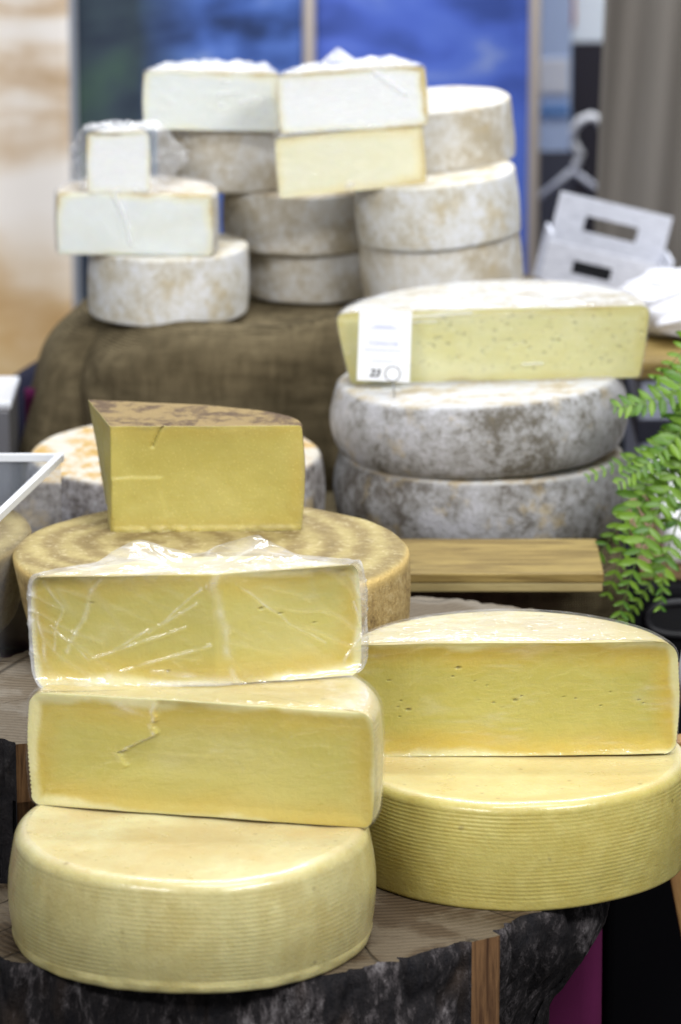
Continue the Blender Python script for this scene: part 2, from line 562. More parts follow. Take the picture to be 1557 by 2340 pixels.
def film_mesh(name, g, mat, parent, foldtop=None, wrk=1.0, rings=None, side_fold=0.06):
    A, C = g['A'], g['C']
    V, Fo, W = [], [], []
    for a, c, u in zip(A, C, g['U']):
        V += a + c
        m = len(a) - 1
        Fo += [side_fold * (1 + 2.5 * sstep(0.12, 0.0, min(i, m - i) / m) * ridged(i * .35, p.z * 120, 1)) for i, p in enumerate(a)] + u
        W += [wrk] * len(a) + [wrk] * len(c)
    n = len(A[0]) + len(C[0])
    F = grid_faces(len(A), n, 0, True)
    rg = rings or [1, .97, .94, .90, .85, .79, .72, .64, .55, .45, .33, .2, .1]
    v, f = cap(A[-1] + C[-1], rg, g['H'], g['topfn'], 3.3, True)
    off = len(V)
    V += v
    for p in v:
        Fo.append(foldtop(p.x, p.y) if foldtop else 0.15)
    W += [wrk] * len(v)
    F += [tuple(i + off for i in q) for q in f]
    return mesh(name, V, F, mat, parent, attrs={'fold': Fo, 'wrk': W})


def seg_d(px, py, a, b):
    dx, dy = b[0] - a[0], b[1] - a[1]
    t = max(0, min(1, ((px - a[0]) * dx + (py - a[1]) * dy) / (dx * dx + dy * dy + 1e-12)))
    return math.hypot(px - a[0] - dx * t, py - a[1] - dy * t)


def ridged(x, y, s=0.0):
    return max(0, 1 - 3.0 * abs(noise.noise(Vector((x, y, s))))) ** 3


def make_wheel(name, loc, r, H, mat, label, group=None, rot=(0, 0, 0), ribs=0, rib_amp=0.0006, rb=0.008, rt=0.012, bulge=0.004,
               seed=0.0, n=192, big=0.0012, amp=0.0006, wob=0.012, topfn=None, nl=20, taper=0.0, shear=(0, 0), sidefn=None, cat='cheese'):
    arc = arc_pts(r, 0, 360 - 360 / n, n, wob=wob, seed=seed)
    L = levels(H, rb, rt, bulge, ribs * 4 if ribs else nl, taper)
    g = build(arc, None, L, H, ribs=ribs, rib_amp=rib_amp, amp=amp, closed=True, seed=seed, topfn=topfn, big=big, shear=shear, sidefn=sidefn)
    o = rind_mesh(name, g, mat, None, seed, loc=loc, rot=rot)
    return tag(o, label, cat, group)


def make_piece(name, loc, rot, arc, cut, H, rind, paste, label, group=None, ribs=0, rib_amp=0.0006, rb=0.008, rt=0.010, bulge=0.004, M=110,
               cutfn=None, topfn=None, seed=0.0, nl=30, big=0.0008, film=None, amp=0.0005, taper=0.0, cat='cheese', film_off=0.0016,
               film_cut=None, film_top=None, film_fold=None, film_side=None, wrk=1.0, shear=(0, 0), sidefn=None, warp=None, film_n=34, side_fold=0.06):
    root = empty(name, loc, label, cat, group, rot)
    L = levels(H, rb, rt, bulge, ribs * 4 if ribs else nl, taper)
    g = build(arc, cut, L, H, M, ribs, rib_amp, amp, seed=seed, cutfn=cutfn, topfn=topfn, big=big, shear=shear, sidefn=sidefn, warp=warp)
    rind_mesh('rind', g, rind, root, seed)
    cut_mesh('cut_face', g, paste, root)
    if film:
        L2 = [(i, z * (H + 0.0022) / H) for i, z in levels(H, rb, rt, bulge, film_n, taper)]
        g2 = build(arc[::2] if len(arc) > 100 else arc, cut, L2, H, film_n * 4, 0, 0, 0.00025, nscale=45, seed=seed, cutfn=film_cut, topfn=film_top,
                   sidefn=film_side, offset=film_off, big=big, shear=shear)
        film_mesh('plastic_wrap', g2, film, root, film_fold, wrk, None, side_fold)
    return root


def half_arc(r, d=0.0, n=97, seed=0.0, wob=0.008):
    """arc of a disc of radius r, chord at local y=0, disc centre at y=d (d>0: more than half)"""
    a = math.degrees(math.asin(max(-1, min(1, d / r))))
    return arc_pts(r, -a, 180 + a, n, 0, d, wob, seed)


def seg_arc(hw, depth, n=61, seed=0.0):
    """segment: half width hw, depth behind the chord"""
    r = (hw * hw + depth * depth) / (2 * depth)
    return half_arc(r, depth - r, n, seed, 0.01)


# ------------------------------------------------------------------ palette
M = {}
M['ribA'] = mat_rind_yellow('rind_yellow_pale', (0.575, 0.52, 0.24), (0.68, 0.64, 0.38), (0.60, 0.48, 0.235), 0.3, vert=0.35)
M['ribB'] = mat_rind_yellow('rind_yellow_deep', (0.545, 0.475, 0.145), (0.69, 0.61, 0.30), (0.64, 0.51, 0.22), 4.7, vert=0.12)
M['ribC'] = mat_rind_yellow('rind_yellow_warm', (0.62, 0.55, 0.28), (0.68, 0.62, 0.32), (0.63, 0.51, 0.22), 8.1)
M['paste_butter'] = mat_paste('paste_butter', (0.555, 0.495, 0.140), (0.59, 0.46, 0.105), (0.74, 0.68, 0.37), 0.007, 0.032, 0.40, 0.10, 1.0)
M['paste_pale'] = mat_paste('paste_pale', (0.585, 0.52, 0.160), (0.60, 0.47, 0.11), (0.74, 0.68, 0.37), 0.007, 0.030, 0.40, 0.10, 3.0)
M['paste_right'] = mat_paste('paste_right', (0.53, 0.475, 0.118), (0.61, 0.46, 0.085), (0.74, 0.68, 0.35), 0.007, 0.032, 0.38, 0.08, 5.0)
M['paste_aged'] = mat_paste('paste_aged', (0.47, 0.405, 0.112), (0.47, 0.38, 0.098), (0.40, 0.33, 0.12), 0.006, 0.022, 0.45, 0.10, 7.0, dots=0.55)
M['paste_holes'] = mat_paste('paste_holes', (0.65, 0.63, 0.33), (0.62, 0.57, 0.25), (0.42, 0.32, 0.08), 0.006, 0.016, 0.40, 0.12, 9.0, dots=0.15)
M['paste_white'] = mat_paste('paste_white', (0.75, 0.79, 0.77), (0.77, 0.77, 0.62), (0.56, 0.43, 0.16), 0.005, 0.013, 0.45, 0.05, 11.0)
M['paste_whiter'] = mat_paste('paste_whiter', (0.82, 0.84, 0.84), (0.80, 0.80, 0.68), (0.62, 0.50, 0.22), 0.003, 0.009, 0.45, 0.04, 13.0)
M['paste_cream'] = mat_paste('paste_cream', (0.78, 0.77, 0.57), (0.77, 0.71, 0.44), (0.62, 0.50, 0.22), 0.006, 0.015, 0.45, 0.06, 15.0)
M['brown'] = mat_brown_rind('rind_brown')
M['rind_aged'] = mat_mould('rind_aged', (0.40, 0.29, 0.13), (0.28, 0.19, 0.09), (0.13, 0.08, 0.045), (0.34, 0.245, 0.11), (0.15, 0.10, 0.06), 2.2, 0.4, (0.5, 0.36, 0.16), 0.7)
M['grey1'] = mat_mould('rind_grey_mould', (0.52, 0.52, 0.55), (0.36, 0.355, 0.35), (0.15, 0.135, 0.11), (0.60, 0.60, 0.60), (0.52, 0.45, 0.33), 1.1, 0.28)
M['grey2'] = mat_mould('rind_grey_mould_dark', (0.46, 0.46, 0.49), (0.31, 0.305, 0.30), (0.13, 0.115, 0.10), (0.70, 0.69, 0.66), (0.60, 0.48, 0.3), 6.4, 0.25)
M['grey3'] = mat_mould('rind_grey_mould_orange', (0.48, 0.47, 0.47), (0.28, 0.26, 0.25), (0.10, 0.085, 0.075), (0.66, 0.62, 0.54), (0.58, 0.38, 0.13), 9.9, 0.3)
M['whitem'] = mat_mould('rind_white_mould', (0.80, 0.80, 0.79), (0.64, 0.60, 0.52), (0.42, 0.34, 0.22), (0.63, 0.63, 0.61), (0.53, 0.47, 0.35), 3.7, 0.55)
M['tomA'] = mat_mould('rind_tomme_white', (0.76, 0.77, 0.79), (0.67, 0.66, 0.61), (0.52, 0.47, 0.36), (0.68, 0.66, 0.60), (0.57, 0.50, 0.36), 12.0, 0.5, (0.60, 0.49, 0.28))
M['tomB'] = mat_mould('rind_tomme_brown', (0.72, 0.72, 0.71), (0.60, 0.56, 0.48), (0.46, 0.40, 0.29), (0.62, 0.55, 0.43), (0.48, 0.38, 0.24), 15.5, 0.3, (0.44, 0.33, 0.18))
M['tomC'] = mat_mould('rind_tomme_beige', (0.73, 0.73, 0.72), (0.63, 0.60, 0.53), (0.48, 0.42, 0.31), (0.70, 0.68, 0.63), (0.64, 0.58, 0.47), 18.3, 0.4, (0.56, 0.45, 0.26))
M['film_crumpled'] = mat_film('film_crumpled', 0.35, 0.02, 0.6, 14.0, 0.75)
M['film_tight'] = mat_film('film_tight', 0.5, 0.02, 0.5, 26.0, 0.25)
M['film_side'] = mat_film('film_side', 0.6, 0.03, 0.5, 30.0, 0.4)
M['film_small'] = mat_film('film_small', 0.9, 0.05, 0.5, 60.0, 0.6)
M['end1'] = mat_wood_end('log_end_front', 0.0, (0.02, 0.12, 0))
M['end2'] = mat_wood_end('log_end_rear', 3.0, (-0.08, 0.45, 0), (0.14, 0.11, 0.075), (0.23, 0.19, 0.14), (0.28, 0.25, 0.205), 0.5)
M['bark1'] = mat_bark('bark_front', 0.0, 1.25)
M['bark2'] = mat_bark('bark_rear', 5.0, 0.35)
M['sawn'] = mat_plank('sawn_face', (0.050, 0.022, 0.010), (0.20, 0.105, 0.045), 'Z', 2.4)
M['plank'] = mat_plank('plank_oak', (0.13, 0.080, 0.020), (0.36, 0.260, 0.080), 'X', 2.0)
M['plank2'] = mat_plank('plank_pale', (0.24, 0.175, 0.065), (0.40, 0.32, 0.14), 'X')
M['leg'] = mat_plank('wood_leg', (0.28, 0.14, 0.05), (0.42, 0.24, 0.09), 'Z')
M['burlap'] = mat_burlap('burlap')
M['magenta'] = mat_cloth('magenta_cloth', (0.13, 0.016, 0.075), (0.09, 0.011, 0.05))
M['black'] = plain('black_plastic', (0.018, 0.018, 0.022), 0.55)
M['blackdeep'] = plain('matte_black', (0.008, 0.008, 0.010), 0.9)
M['white'] = plain('white_enamel', (0.80, 0.80, 0.82), 0.35)
M['steel'] = plain('bright_steel', (0.55, 0.56, 0.58), 0.3, metal=1.0)
M['alu'] = plain('brushed_aluminium', (0.72, 0.74, 0.77), 0.4, metal=0.3)

# ------------------------------------------------------------------ logs, tables (large structure)
def resample(poly, step, closed=True):
    out, tags = [], []
    n = len(poly)
    for i in range(n):
        a, b = poly[i], poly[(i + 1) % n]
        l = math.hypot(b[0] - a[0], b[1] - a[1])
        k = max(1, int(l / step))
        for j in range(k):
            out.append((a[0] + (b[0] - a[0]) * j / k, a[1] + (b[1] - a[1]) * j / k))
            tags.append(i)
    return out, tags


def make_log(name, poly, facets, ztop, zbot, label, mats, seed, undercut=0.0, rough=0.006, center=(0, 0)):
    """poly: plan outline (CCW); facets: indices of polygon sides that are sawn flat"""
    root = empty(name, (center[0], center[1], zbot), label, 'log')
    pts, tags = resample([(x - center[0], y - center[1]) for x, y in poly], 0.003)
    n = len(pts)
    H = ztop - zbot
    zs = [0, H * .3, H * .55] + [H - 0.16 + 0.16 * i / 40 for i in range(41)]
    rows = []
    for z in zs:
        row = []
        for i, (x, y) in enumerate(pts):
            p, q = pts[i - 1], pts[(i + 1) % n]
            tx, ty = q[0] - p[0], q[1] - p[1]
            l = math.hypot(tx, ty)
            nx, ny = ty / l, -tx / l
            o = 0.0
            if tags[i] not in facets:
                v = Vector((x * 38, y * 38, z * 15 + seed))
                o = 0.6 * rough * noise.noise(v) - 1.1 * rough * ridged(v.x * .9, v.y * .9, v.z * .55) + 0.0035 * noise.noise(v * 2.6) + 0.0022 * noise.noise(v * 6)
                o -= 0.003
                edge = H - z
                o -= 0.004 * (1 - sstep(0, 0.008, edge))
                o -= undercut * sstep(0.02, 0.14, edge) * sstep(0.05, 0.2, x)
            else:
                o = 0.0006 * noise.noise(Vector((x * 300, y * 300, seed)))
            row.append(Vector((x + nx * o, y + ny * o, z)))
        rows.append(row)
    # bark and sawn faces
    bV = [p for r in rows for p in r]
    nb, nf = [], []
    for i in range(len(zs) - 1):
        for j in range(n):
            f = (i * n + j, i * n + (j + 1) % n, (i + 1) * n + (j + 1) % n, (i + 1) * n + j)
            (nf if tags[j] in facets else nb).append(f)

    def compact(V, F):
        idx = {}
        out = []
        G = []
        for f in F:
            g = []
            for k in f:
                if k not in idx:
                    idx[k] = len(out)
                    out.append(V[k])
                g.append(idx[k])
            G.append(tuple(g))
        return out, G
    v, f = compact(bV, nb)
    mesh('bark', v, f, mats[1], root)
    if nf:
        v, f = compact(bV, nf)
        mesh('sawn_face', v, f, mats[2], root)
    v, f = cap(rows[-1], [1, .97, .9, .8, .65, .5, .35, .2, .1], ztop, None, seed, True)
    mesh('sawn_top', v, f, mats[0], root)
    return root


def smooth_poly(pts, it=2, keep=()):
    for _ in range(it):
        out = []
        n = len(pts)
        for i in range(n):
            a, b = pts[i], pts[(i + 1) % n]
            out.append((a[0] * .75 + b[0] * .25, a[1] * .75 + b[1] * .25))
            out.append((a[0] * .25 + b[0] * .75, a[1] * .25 + b[1] * .75))
        pts = out
    return pts


front = [(-0.36, 0.03), (-0.32, -0.03), (-0.273, -0.062), (-0.20, -0.105), (-0.12, -0.124), (-0.027, -0.113), (0.05, -0.068), (0.106, -0.018),
         (0.132, -0.001), (0.152, 0.035), (0.185, 0.065), (0.222, 0.105), (0.236, 0.19), (0.215, 0.30), (0.12, 0.357), (0.02, 0.342), (-0.12, 0.243),
         (-0.262, 0.138), (-0.33, 0.12)]
make_log('log_slice', front, {7}, 0.0, -0.72, 'thick log with dark bark under the two ribbed cheese wheels, one sawn corner facet',
         (M['end1'], M['bark1'], M['sawn']), 1.0, 0.055, 0.006, (0.0, 0.1))
rear = [(-0.272, 0.150), (-0.245, 0.158), (-0.12, 0.262), (0.02, 0.362), (0.12, 0.384), (0.205, 0.40), (0.232, 0.46), (0.225, 0.53), (0.18, 0.575),
        (0.12, 0.605), (0.05, 0.625), (-0.05, 0.64), (-0.15, 0.62), (-0.22, 0.56), (-0.262, 0.47), (-0.292, 0.425), (-0.335, 0.385), (-0.37, 0.31), (-0.36, 0.22), (-0.32, 0.17)]
make_log('log_slice', rear, {0, 1}, 0.114, 0.0, 'weathered log slice standing behind, under the big brown cheese wheel',
         (M['end2'], M['bark2'], M['sawn']), 4.0, 0.0, 0.005, (-0.07, 0.4))


def box(name, lo, hi, mat, parent=None, bev=0.003, seg=2, loc=None, rot=None):
    import bmesh
    bm = bmesh.new()
    bmesh.ops.create_cube(bm, size=1)
    for v in bm.verts:
        v.co = Vector([(lo[i] + hi[i]) / 2 + v.co[i] * (hi[i] - lo[i]) for i in range(3)])
    if bev:
        bmesh.ops.bevel(bm, geom=bm.edges[:], offset=bev, segments=seg, affect='EDGES', profile=0.5)
    me = bpy.data.meshes.new(name)
    bm.to_mesh(me)
    bm.free()
    me.materials.append(mat)
    o = bpy.data.objects.new(name, me)
    col.objects.link(o)
    if parent:
        o.parent = parent
    if loc is not None:
        o.location = loc
    if rot is not None:
        o.rotation_euler = rot
    return o


def tube(name, pts, rad, mat, parent=None, n=10, closed=False, caps=True):
    V, F = [], []
    m = len(pts)
    pts = [Vector(p) for p in pts]
    up = Vector((0.13, 0.21, 0.97)).normalized()
    for i, p in enumerate(pts):
        a = pts[i - 1] if (closed or i > 0) else p
        b = pts[(i + 1) % m] if (closed or i < m - 1) else p
        t = (b - a).normalized()
        s = t.cross(up)
        if s.length < 1e-3:
            s = t.cross(Vector((1, 0, 0)))
        s.normalize()
        u = s.cross(t)
        r = rad[i] if isinstance(rad, (list, tuple)) else rad
        for k in range(n):
            an = 2 * math.pi * k / n
            V.append(p + s * (math.cos(an) * r) + u * (math.sin(an) * r))
    for i in range(m if closed else m - 1):
        for k in range(n):
            a, b = i * n + k, i * n + (k + 1) % n
            c, d = ((i + 1) % m) * n + (k + 1) % n, ((i + 1) % m) * n + k
            F.append((a, d, c, b))
    if caps and not closed:
        F.append(tuple(range(n)))
        F.append(tuple(reversed(range((m - 1) * n, m * n))))
    return mesh(name, V, F, mat, parent)


def rbox(half, n=14, p=5.0, disp=None):
    """rounded cushion: cube faces pushed to a p-norm ball"""
    V, F = [], []
    for ax in range(3):
        for s in (-1, 1):
            off = len(V)
            for i in range(n + 1):
                for j in range(n + 1):
                    a, b = -1 + 2 * i / n, -1 + 2 * j / n
                    q = [0, 0, 0]
                    q[ax] = s
                    q[(ax + 1) % 3] = math.tan(a * .78) / math.tan(.78)
                    q[(ax + 2) % 3] = math.tan(b * .78) / math.tan(.78)
                    l = sum(abs(c) ** p for c in q) ** (1 / p)
                    v = Vector([q[k] / l * half[k] for k in range(3)])
                    V.append(disp(v) if disp else v)
            F += grid_faces(n + 1, n + 1, off, flip=(s < 0))
    return V, F


def weld(o, d=0.0004):
    import bmesh
    bm = bmesh.new()
    bm.from_mesh(o.data)
    bmesh.ops.remove_doubles(bm, verts=bm.verts[:], dist=d)
    bm.to_mesh(o.data)
    bm.free()


def sheet(name, fn, nu, nv, thick, mat, parent=None):
    """cloth sheet: fn(u,v)->point, given a real thickness along the local normal"""
    P = [[Vector(fn(i / nu, j / nv)) for i in range(nu + 1)] for j in range(nv + 1)]
    V, B = [], []
    for j in range(nv + 1):
        for i in range(nu + 1):
            du = P[j][min(nu, i + 1)] - P[j][max(0, i - 1)]
            dv = P[min(nv, j + 1)][i] - P[max(0, j - 1)][i]
            nn = du.cross(dv).normalized()
            V.append(P[j][i])
            B.append(P[j][i] - nn * thick)
    N = len(V)
    nc = nu + 1
    F = grid_faces(nv + 1, nc) + [tuple(reversed([k + N for k in f])) for f in grid_faces(nv + 1, nc)]
    per = [i for i in range(nc)] + [j * nc + nu for j in range(1, nv + 1)] + [nv * nc + i for i in range(nu - 1, -1, -1)] + [j * nc for j in range(nv - 1, 0, -1)]
    for k in range(len(per)):
        a, b = per[k], per[(k + 1) % len(per)]
        F.append((b, a, a + N, b + N))
    return mesh(name, V + B, F, mat, parent)


# floor
fl = mesh('floor', [(-6, -6, -0.75), (6, -6, -0.75), (6, 8, -0.75), (-6, 8, -0.75)], [(0, 1, 2, 3)],
          mat_cloth('dark_floor', (0.03, 0.03, 0.033), (0.05, 0.048, 0.045), 3), smooth=False)
fl['kind'] = 'structure'
# magenta cloth over the table
tb = empty('draped_table', (-0.18, 1.0, -0.75), 'table hidden under a magenta cloth, behind the thick log', 'table')
tab = box('table_core', (-0.42, -0.62, 0.02), (0.405, 0.6, 0.741), M['black'], tb, 0.01)


def drape(u, v):
    # u from left to right round the corner to the back, v from hem to the top edge
    L1 = 0.83
    s = u * (L1 + 0.9)
    fold = 0.006 * math.sin(s * 46 + 1.2 * math.sin(s * 9)) * (1 - v * .8)
    if s < L1:
        return (-0.42 + s, -0.632 - fold, 0.03 + v * 0.716)
    return (0.414 + fold, -0.632 + (s - L1), 0.03 + v * 0.716)


sheet('magenta_cloth', drape, 180, 12, 0.002, M['magenta'], tb)
box('cloth_top', (-0.421, -0.634, 0.742), (0.416, 0.6, 0.749), M['magenta'], tb, 0.003)
# raised burlap covered riser
rs = empty('burlap_riser', (-0.03, 0.93, 0.0), 'dark burlap covered riser block under the grey cheese wheels, beside the fern', 'riser')
V, F = rbox((0.315, 0.175, 0.048), 16, 7.0, lambda v: v + noise.noise_vector(v * 18) * 0.004)
o = mesh('riser_body', V, F, M['burlap'], rs, loc=(0, 0, 0.050))
weld(o)
# plank in front of the riser
pk = empty('wooden_plank', (0.06, 0.685, 0.1145), 'honey brown two-layer wooden plank lying in front of the grey wheels', 'plank')
box('upper_board', (-0.19, -0.062, 0.0092), (0.188, 0.066, 0.0185), M['plank'], pk, 0.0012)
box('lower_board', (-0.19, -0.061, 0.0), (0.187, 0.066, 0.009), M['plank2'], pk, 0.0012)

# ------------------------------------------------------------------ front cheeses
GR = 'ribbed yellow cheeses in front'
make_wheel('round_cheese', (-0.1205, 0.0, 0.0), 0.1485, 0.094, M['ribA'], 'pale ribbed yellow cheese wheel overhanging the front bark edge of the log', GR, ribs=25, rib_amp=0.00022,
           rb=0.004, rt=0.0095, bulge=0.006, seed=0.4, n=240, big=0.0032, sidefn=lambda t, z: 0.0013 * sstep(0.012, 0.006, z) * (0.8 + 0.9 * noise.noise(Vector((t * 50, z * 90, 0)))), topfn=lambda x, y: -0.0015)
make_wheel('round_cheese', (0.147, 0.2, 0.0), 0.1505, 0.092, M['ribB'], 'deep yellow ribbed cheese wheel whose dark specked base overhangs the right of the log', GR, ribs=27, rib_amp=0.00027,
           rb=0.003, rt=0.009, bulge=0.004, seed=2.4, n=240, big=0.003, topfn=lambda x, y: -0.0015)


def cut_HL(u, z, e, L):
    k = sstep(0, 0.012, e)
    o = -0.0016 * k + 0.0010 * k * noise.noise(Vector((u * 14, z * 20, 1.0)))
    # peeled flake: the surface to the right of a ragged line sits lower and fades out
    x, zz = u / L, z / 0.097
    ln = 0.275 + 0.095 * sstep(0.50, 0.72, zz) + 0.022 * noise.noise(Vector((zz * 11, 2, 0))) + 0.010 * noise.noise(Vector((zz * 34, 5, 0)))
    fl = sstep(0, 0.005, x - ln) * (1 - sstep(0.02, 0.40, x - ln)) * sstep(0.28, 0.48, zz) * sstep(1.0, 0.95, zz)
    o -= 0.0028 * fl
    return o, 0.16 * fl


def film_HL(u, z, e, L):
    x, zz = u / L, z / 0.097
    n = ridged(u * 34 + z * 20, z * 60, 4.0)
    p1 = math.exp(-((x - 0.30) / 0.05) ** 2 - ((zz - 0.93) / 0.07) ** 2)
    p2 = math.exp(-((x - 0.58) / 0.13) ** 2 - ((zz - 0.58) / 0.20) ** 2)
    p3 = math.exp(-((x - 0.42) / 0.05) ** 2 - ((zz - 0.48) / 0.12) ** 2)
    ln = 0.275 + 0.095 * sstep(0.50, 0.72, zz) + 0.022 * noise.noise(Vector((zz * 11, 2, 0))) + 0.010 * noise.noise(Vector((zz * 34, 5, 0)))
    rimf = math.exp(-((x - ln + 0.004) / 0.006) ** 2) * sstep(0.42, 0.55, zz) * sstep(1.0, 0.94, zz) * (0.35 + 0.8 * ridged(u * 90, z * 130, 5))
    f = rimf + p1 * (0.2 + n) + p2 * (0.16 + 0.5 * n * ridged(u * 120, z * 120, 7)) + 0.25 * p3  # p1 paints small white highlights on the film, p2 a faint painted haze
    return 0.0009 * n * (p1 + 0.6 * p2), min(0.8, 0.55 * f)


make_piece('half_cheese', (-0.1135, 0.018, 0.094), (0, R(-0.2), R(-13.0)), half_arc(0.1455, 0.012, 129, 0.7), [], 0.097, M['ribC'], M['paste_butter'],
           'unbroken butter yellow half cheese standing on the pale wheel, film torn near its top left', GR, ribs=27, rib_amp=0.0009, rb=0.008, rt=0.011, bulge=0.003,
           M=150, cutfn=cut_HL, seed=3.1, film=M['film_tight'], film_cut=film_HL, film_n=70, film_top=lambda x, y: 0.0012 + 0.003 * ridged(x * 50, y * 50, 3) * sstep(0.09, 0.13, x),
           film_fold=lambda x, y: 0.04 + 0.4 * ridged(x * 40, y * 40, 1) * sstep(0.04, 0.12, abs(x)) + 0.35 * sstep(0.10, 0.135, x), wrk=0.35)


def film_HW(u, z, e, L):
    f = 0.0
    W = [((0.012, 0.088), (0.028, 0.066), .0016), ((0.028, 0.066), (0.020, 0.030), .0016), ((0.055, 0.090), (0.046, 0.055), .003), ((0.046, 0.055), (0.030, 0.028), .0025),
         ((0.148, 0.095), (0.160, 0.045), .0055), ((0.160, 0.045), (0.164, 0.0), .004), ((0.145, 0.085), (0.10, 0.045), .0015), ((0.14, 0.07), (0.07, 0.030), .0016),
         ((0.13, 0.050), (0.05, 0.022), .0014), ((0.15, 0.035), (0.06, 0.008), .0016), ((0.17, 0.085), (0.225, 0.04), .0013), ((0.225, 0.04), (0.245, 0.028), .0013),
         ((0.265, 0.085), (0.285, 0.05), .002), ((0.24, 0.092), (0.28, 0.078), .002), ((0.285, 0.05), (0.26, 0.01), .0018), ((0.02, 0.05), (0.05, 0.02), .0012),
         ((0.10, 0.012), (0.16, 0.006), .0025), ((0.27, 0.06), (0.28, 0.02), .0015), ((0.008, 0.06), (0.014, 0.02), .002)]  # film creases; their glint lines are painted in as whiter film
    for a, b, wd in W:
        d = seg_d(u + .003 * noise.noise(Vector((u * 50, z * 50, 0))), z, a, b)
        f = max(f, math.exp(-(d / (wd * .75)) ** 2) * (0.55 + 0.6 * noise.noise(Vector((u * 90, z * 90, 3)))))
    f = max(0, f)
    n = ridged(u * 10 - z * 16, (u * .8 + z * 1.2) * 42, 1.0) * (0.4 + 0.6 * sstep(0.12, 0.0, u) + 0.5 * sstep(L - .08, L, u))
    k = 1 - sstep(0, 0.012, e)
    return 0.0024 * f + 0.0016 * n + 0.001 * k, min(1, 0.52 * f ** 1.2 + 0.12 * n + 0.26 * k * (0.25 + ridged(u * 80, z * 80, 5)) + 0.75 * sstep(0.009, 0.002, u) * (0.5 + 0.6 * ridged(u * 90, z * 60, 8)) + 0.7 * sstep(0.006, 0.002, z) * sstep(0.08, 0.11, u) * sstep(0.17, 0.15, u))


def tent(x, y):
    t = 0.0
    for cx, cy, h, sx, sy in [(-0.048, 0.018, 0.019, 0.042, 0.026), (0.052, 0.020, 0.021, 0.042, 0.026), (-0.10, 0.03, 0.005, 0.03, 0.03), (0.112, 0.03, 0.005, 0.022, 0.03)]:
        d = abs(x - cx) / sx + abs(y - cy) / sy * 0.8
        t = max(t, h * max(0, 1 - d * .8))
    return t + 0.0018 * ridged(x * 38, y * 38, 2) + 0.001


def cut_HW(u, z, e, L):
    k = sstep(0, 0.012, e)
    o = 0.0012 * k * noise.noise(Vector((u * 14, z * 20, 6.0)))
    p = 0
    for pu, pz, r in [(0.19, 0.062, .0022), (0.206, 0.056, .0016), (0.235, 0.045, .0012), (0.05, 0.07, .0016), (0.11, 0.012, .0014)]:
        d = math.hypot(u - pu, (z - pz) * 1.3)
        if d < r:
            o -= 0.0025 * (1 - d / r)
            p = 0.5
    return o, p


make_piece('half_cheese', (-0.1165, 0.088, 0.1915), (R(0.6), R(-1.2), R(4)), seg_arc(0.1345, 0.046, 129, 1.9), [(0.014, -0.026)], 0.094, M['ribC'], M['paste_pale'],
           'pale half cheese in crumpled clear film with two cut faces meeting at a crease', GR, ribs=26, rib_amp=0.0008, rb=0.012, rt=0.014, bulge=0.003,
           M=150, cutfn=cut_HW, seed=6.1, film=M['film_crumpled'], film_cut=film_HW, film_top=tent, film_off=0.003,
           film_side=lambda t, z: 0.002 * ridged(t * 30, z * 40, 1) + 0.004 * sstep(0.25, 0.0, t) * (0.5 + noise.noise(Vector((t * 40, z * 40, 1)))) + 0.004 * sstep(0.12, 0.02, t) + 0.001 * sstep(0.85, 0.97, t), film_n=92, side_fold=0.26,
           film_fold=lambda x, y: 0.04 + 0.42 * ridged(x * 30 + y * 20, y * 46, 2) + 0.14 * sstep(0.02, 0.0, y) + 0.30 * ridged(x * 90, y * 50, 4) * ridged(x * 20, y * 20, 9), wrk=1.0)

PR = random.Random(5)
pits_HR = [(PR.gauss(0.15, 0.075), PR.gauss(0.052, 0.010), PR.choice([.0007, .0008, .001, .0011, .0022])) for _ in range(20)]


def cut_HR(u, z, e, L):
    k = sstep(0, 0.014, e)
    o = -0.002 * k + 0.001 * k * noise.noise(Vector((u * 10, z * 30, 9.0)))
    p = 0
    for pu, pz, r in pits_HR:
        d = math.hypot((u - pu) * .8, (z - pz) * 1.3)
        if d < r:
            o -= 0.003 * (1 - d / r)
            p = max(p, 0.75 * (1 - d / r) + .2)
    return o, p


def film_HR(u, z, e, L):
    n = ridged(u * 12, z * 130, 2.0) * sstep(0.45, 0.75, noise.noise(Vector((u * 16, z * 22, 3))) + .5)
    return 0.0009 * n, 0.22 * n


make_piece('half_cheese', (0.1415, 0.190, 0.092), (0, R(-0.5), R(0.8)), seg_arc(0.1455, 0.112, 129, 2.9), [], 0.100, M['ribC'], M['paste_right'],
           'yellow half cheese with a few small holes standing on the deep yellow wheel', GR, ribs=27, rib_amp=0.0008, rb=0.010, rt=0.016, bulge=0.003,
           M=220, cutfn=cut_HR, seed=8.1, film_off=0.0007, film=M['film_side'], film_cut=film_HR, film_top=lambda x, y: 0.0025 * ridged(x * 22, y * 90, 6) * sstep(0.1, -0.1, x) + 0.001,
           film_fold=lambda x, y: 0.06 + 0.5 * ridged(x * 16, y * 85, 6) * sstep(0.13, -0.05, x) + 0.5 * sstep(-0.11, -0.14, x), wrk=0.5)

# ------------------------------------------------------------------ brown wheel and aged wedge
make_wheel('round_cheese', (-0.117, 0.446, 0.114), 0.180, 0.0905, M['brown'], 'big brown cheese wheel with ringed streaky top under the aged wedge', None, rb=0.014, rt=0.007, bulge=0.003, seed=5.5,
           n=220, amp=0.0011, big=0.0018, wob=0.01, taper=0.012, shear=(0.010, 0.0))


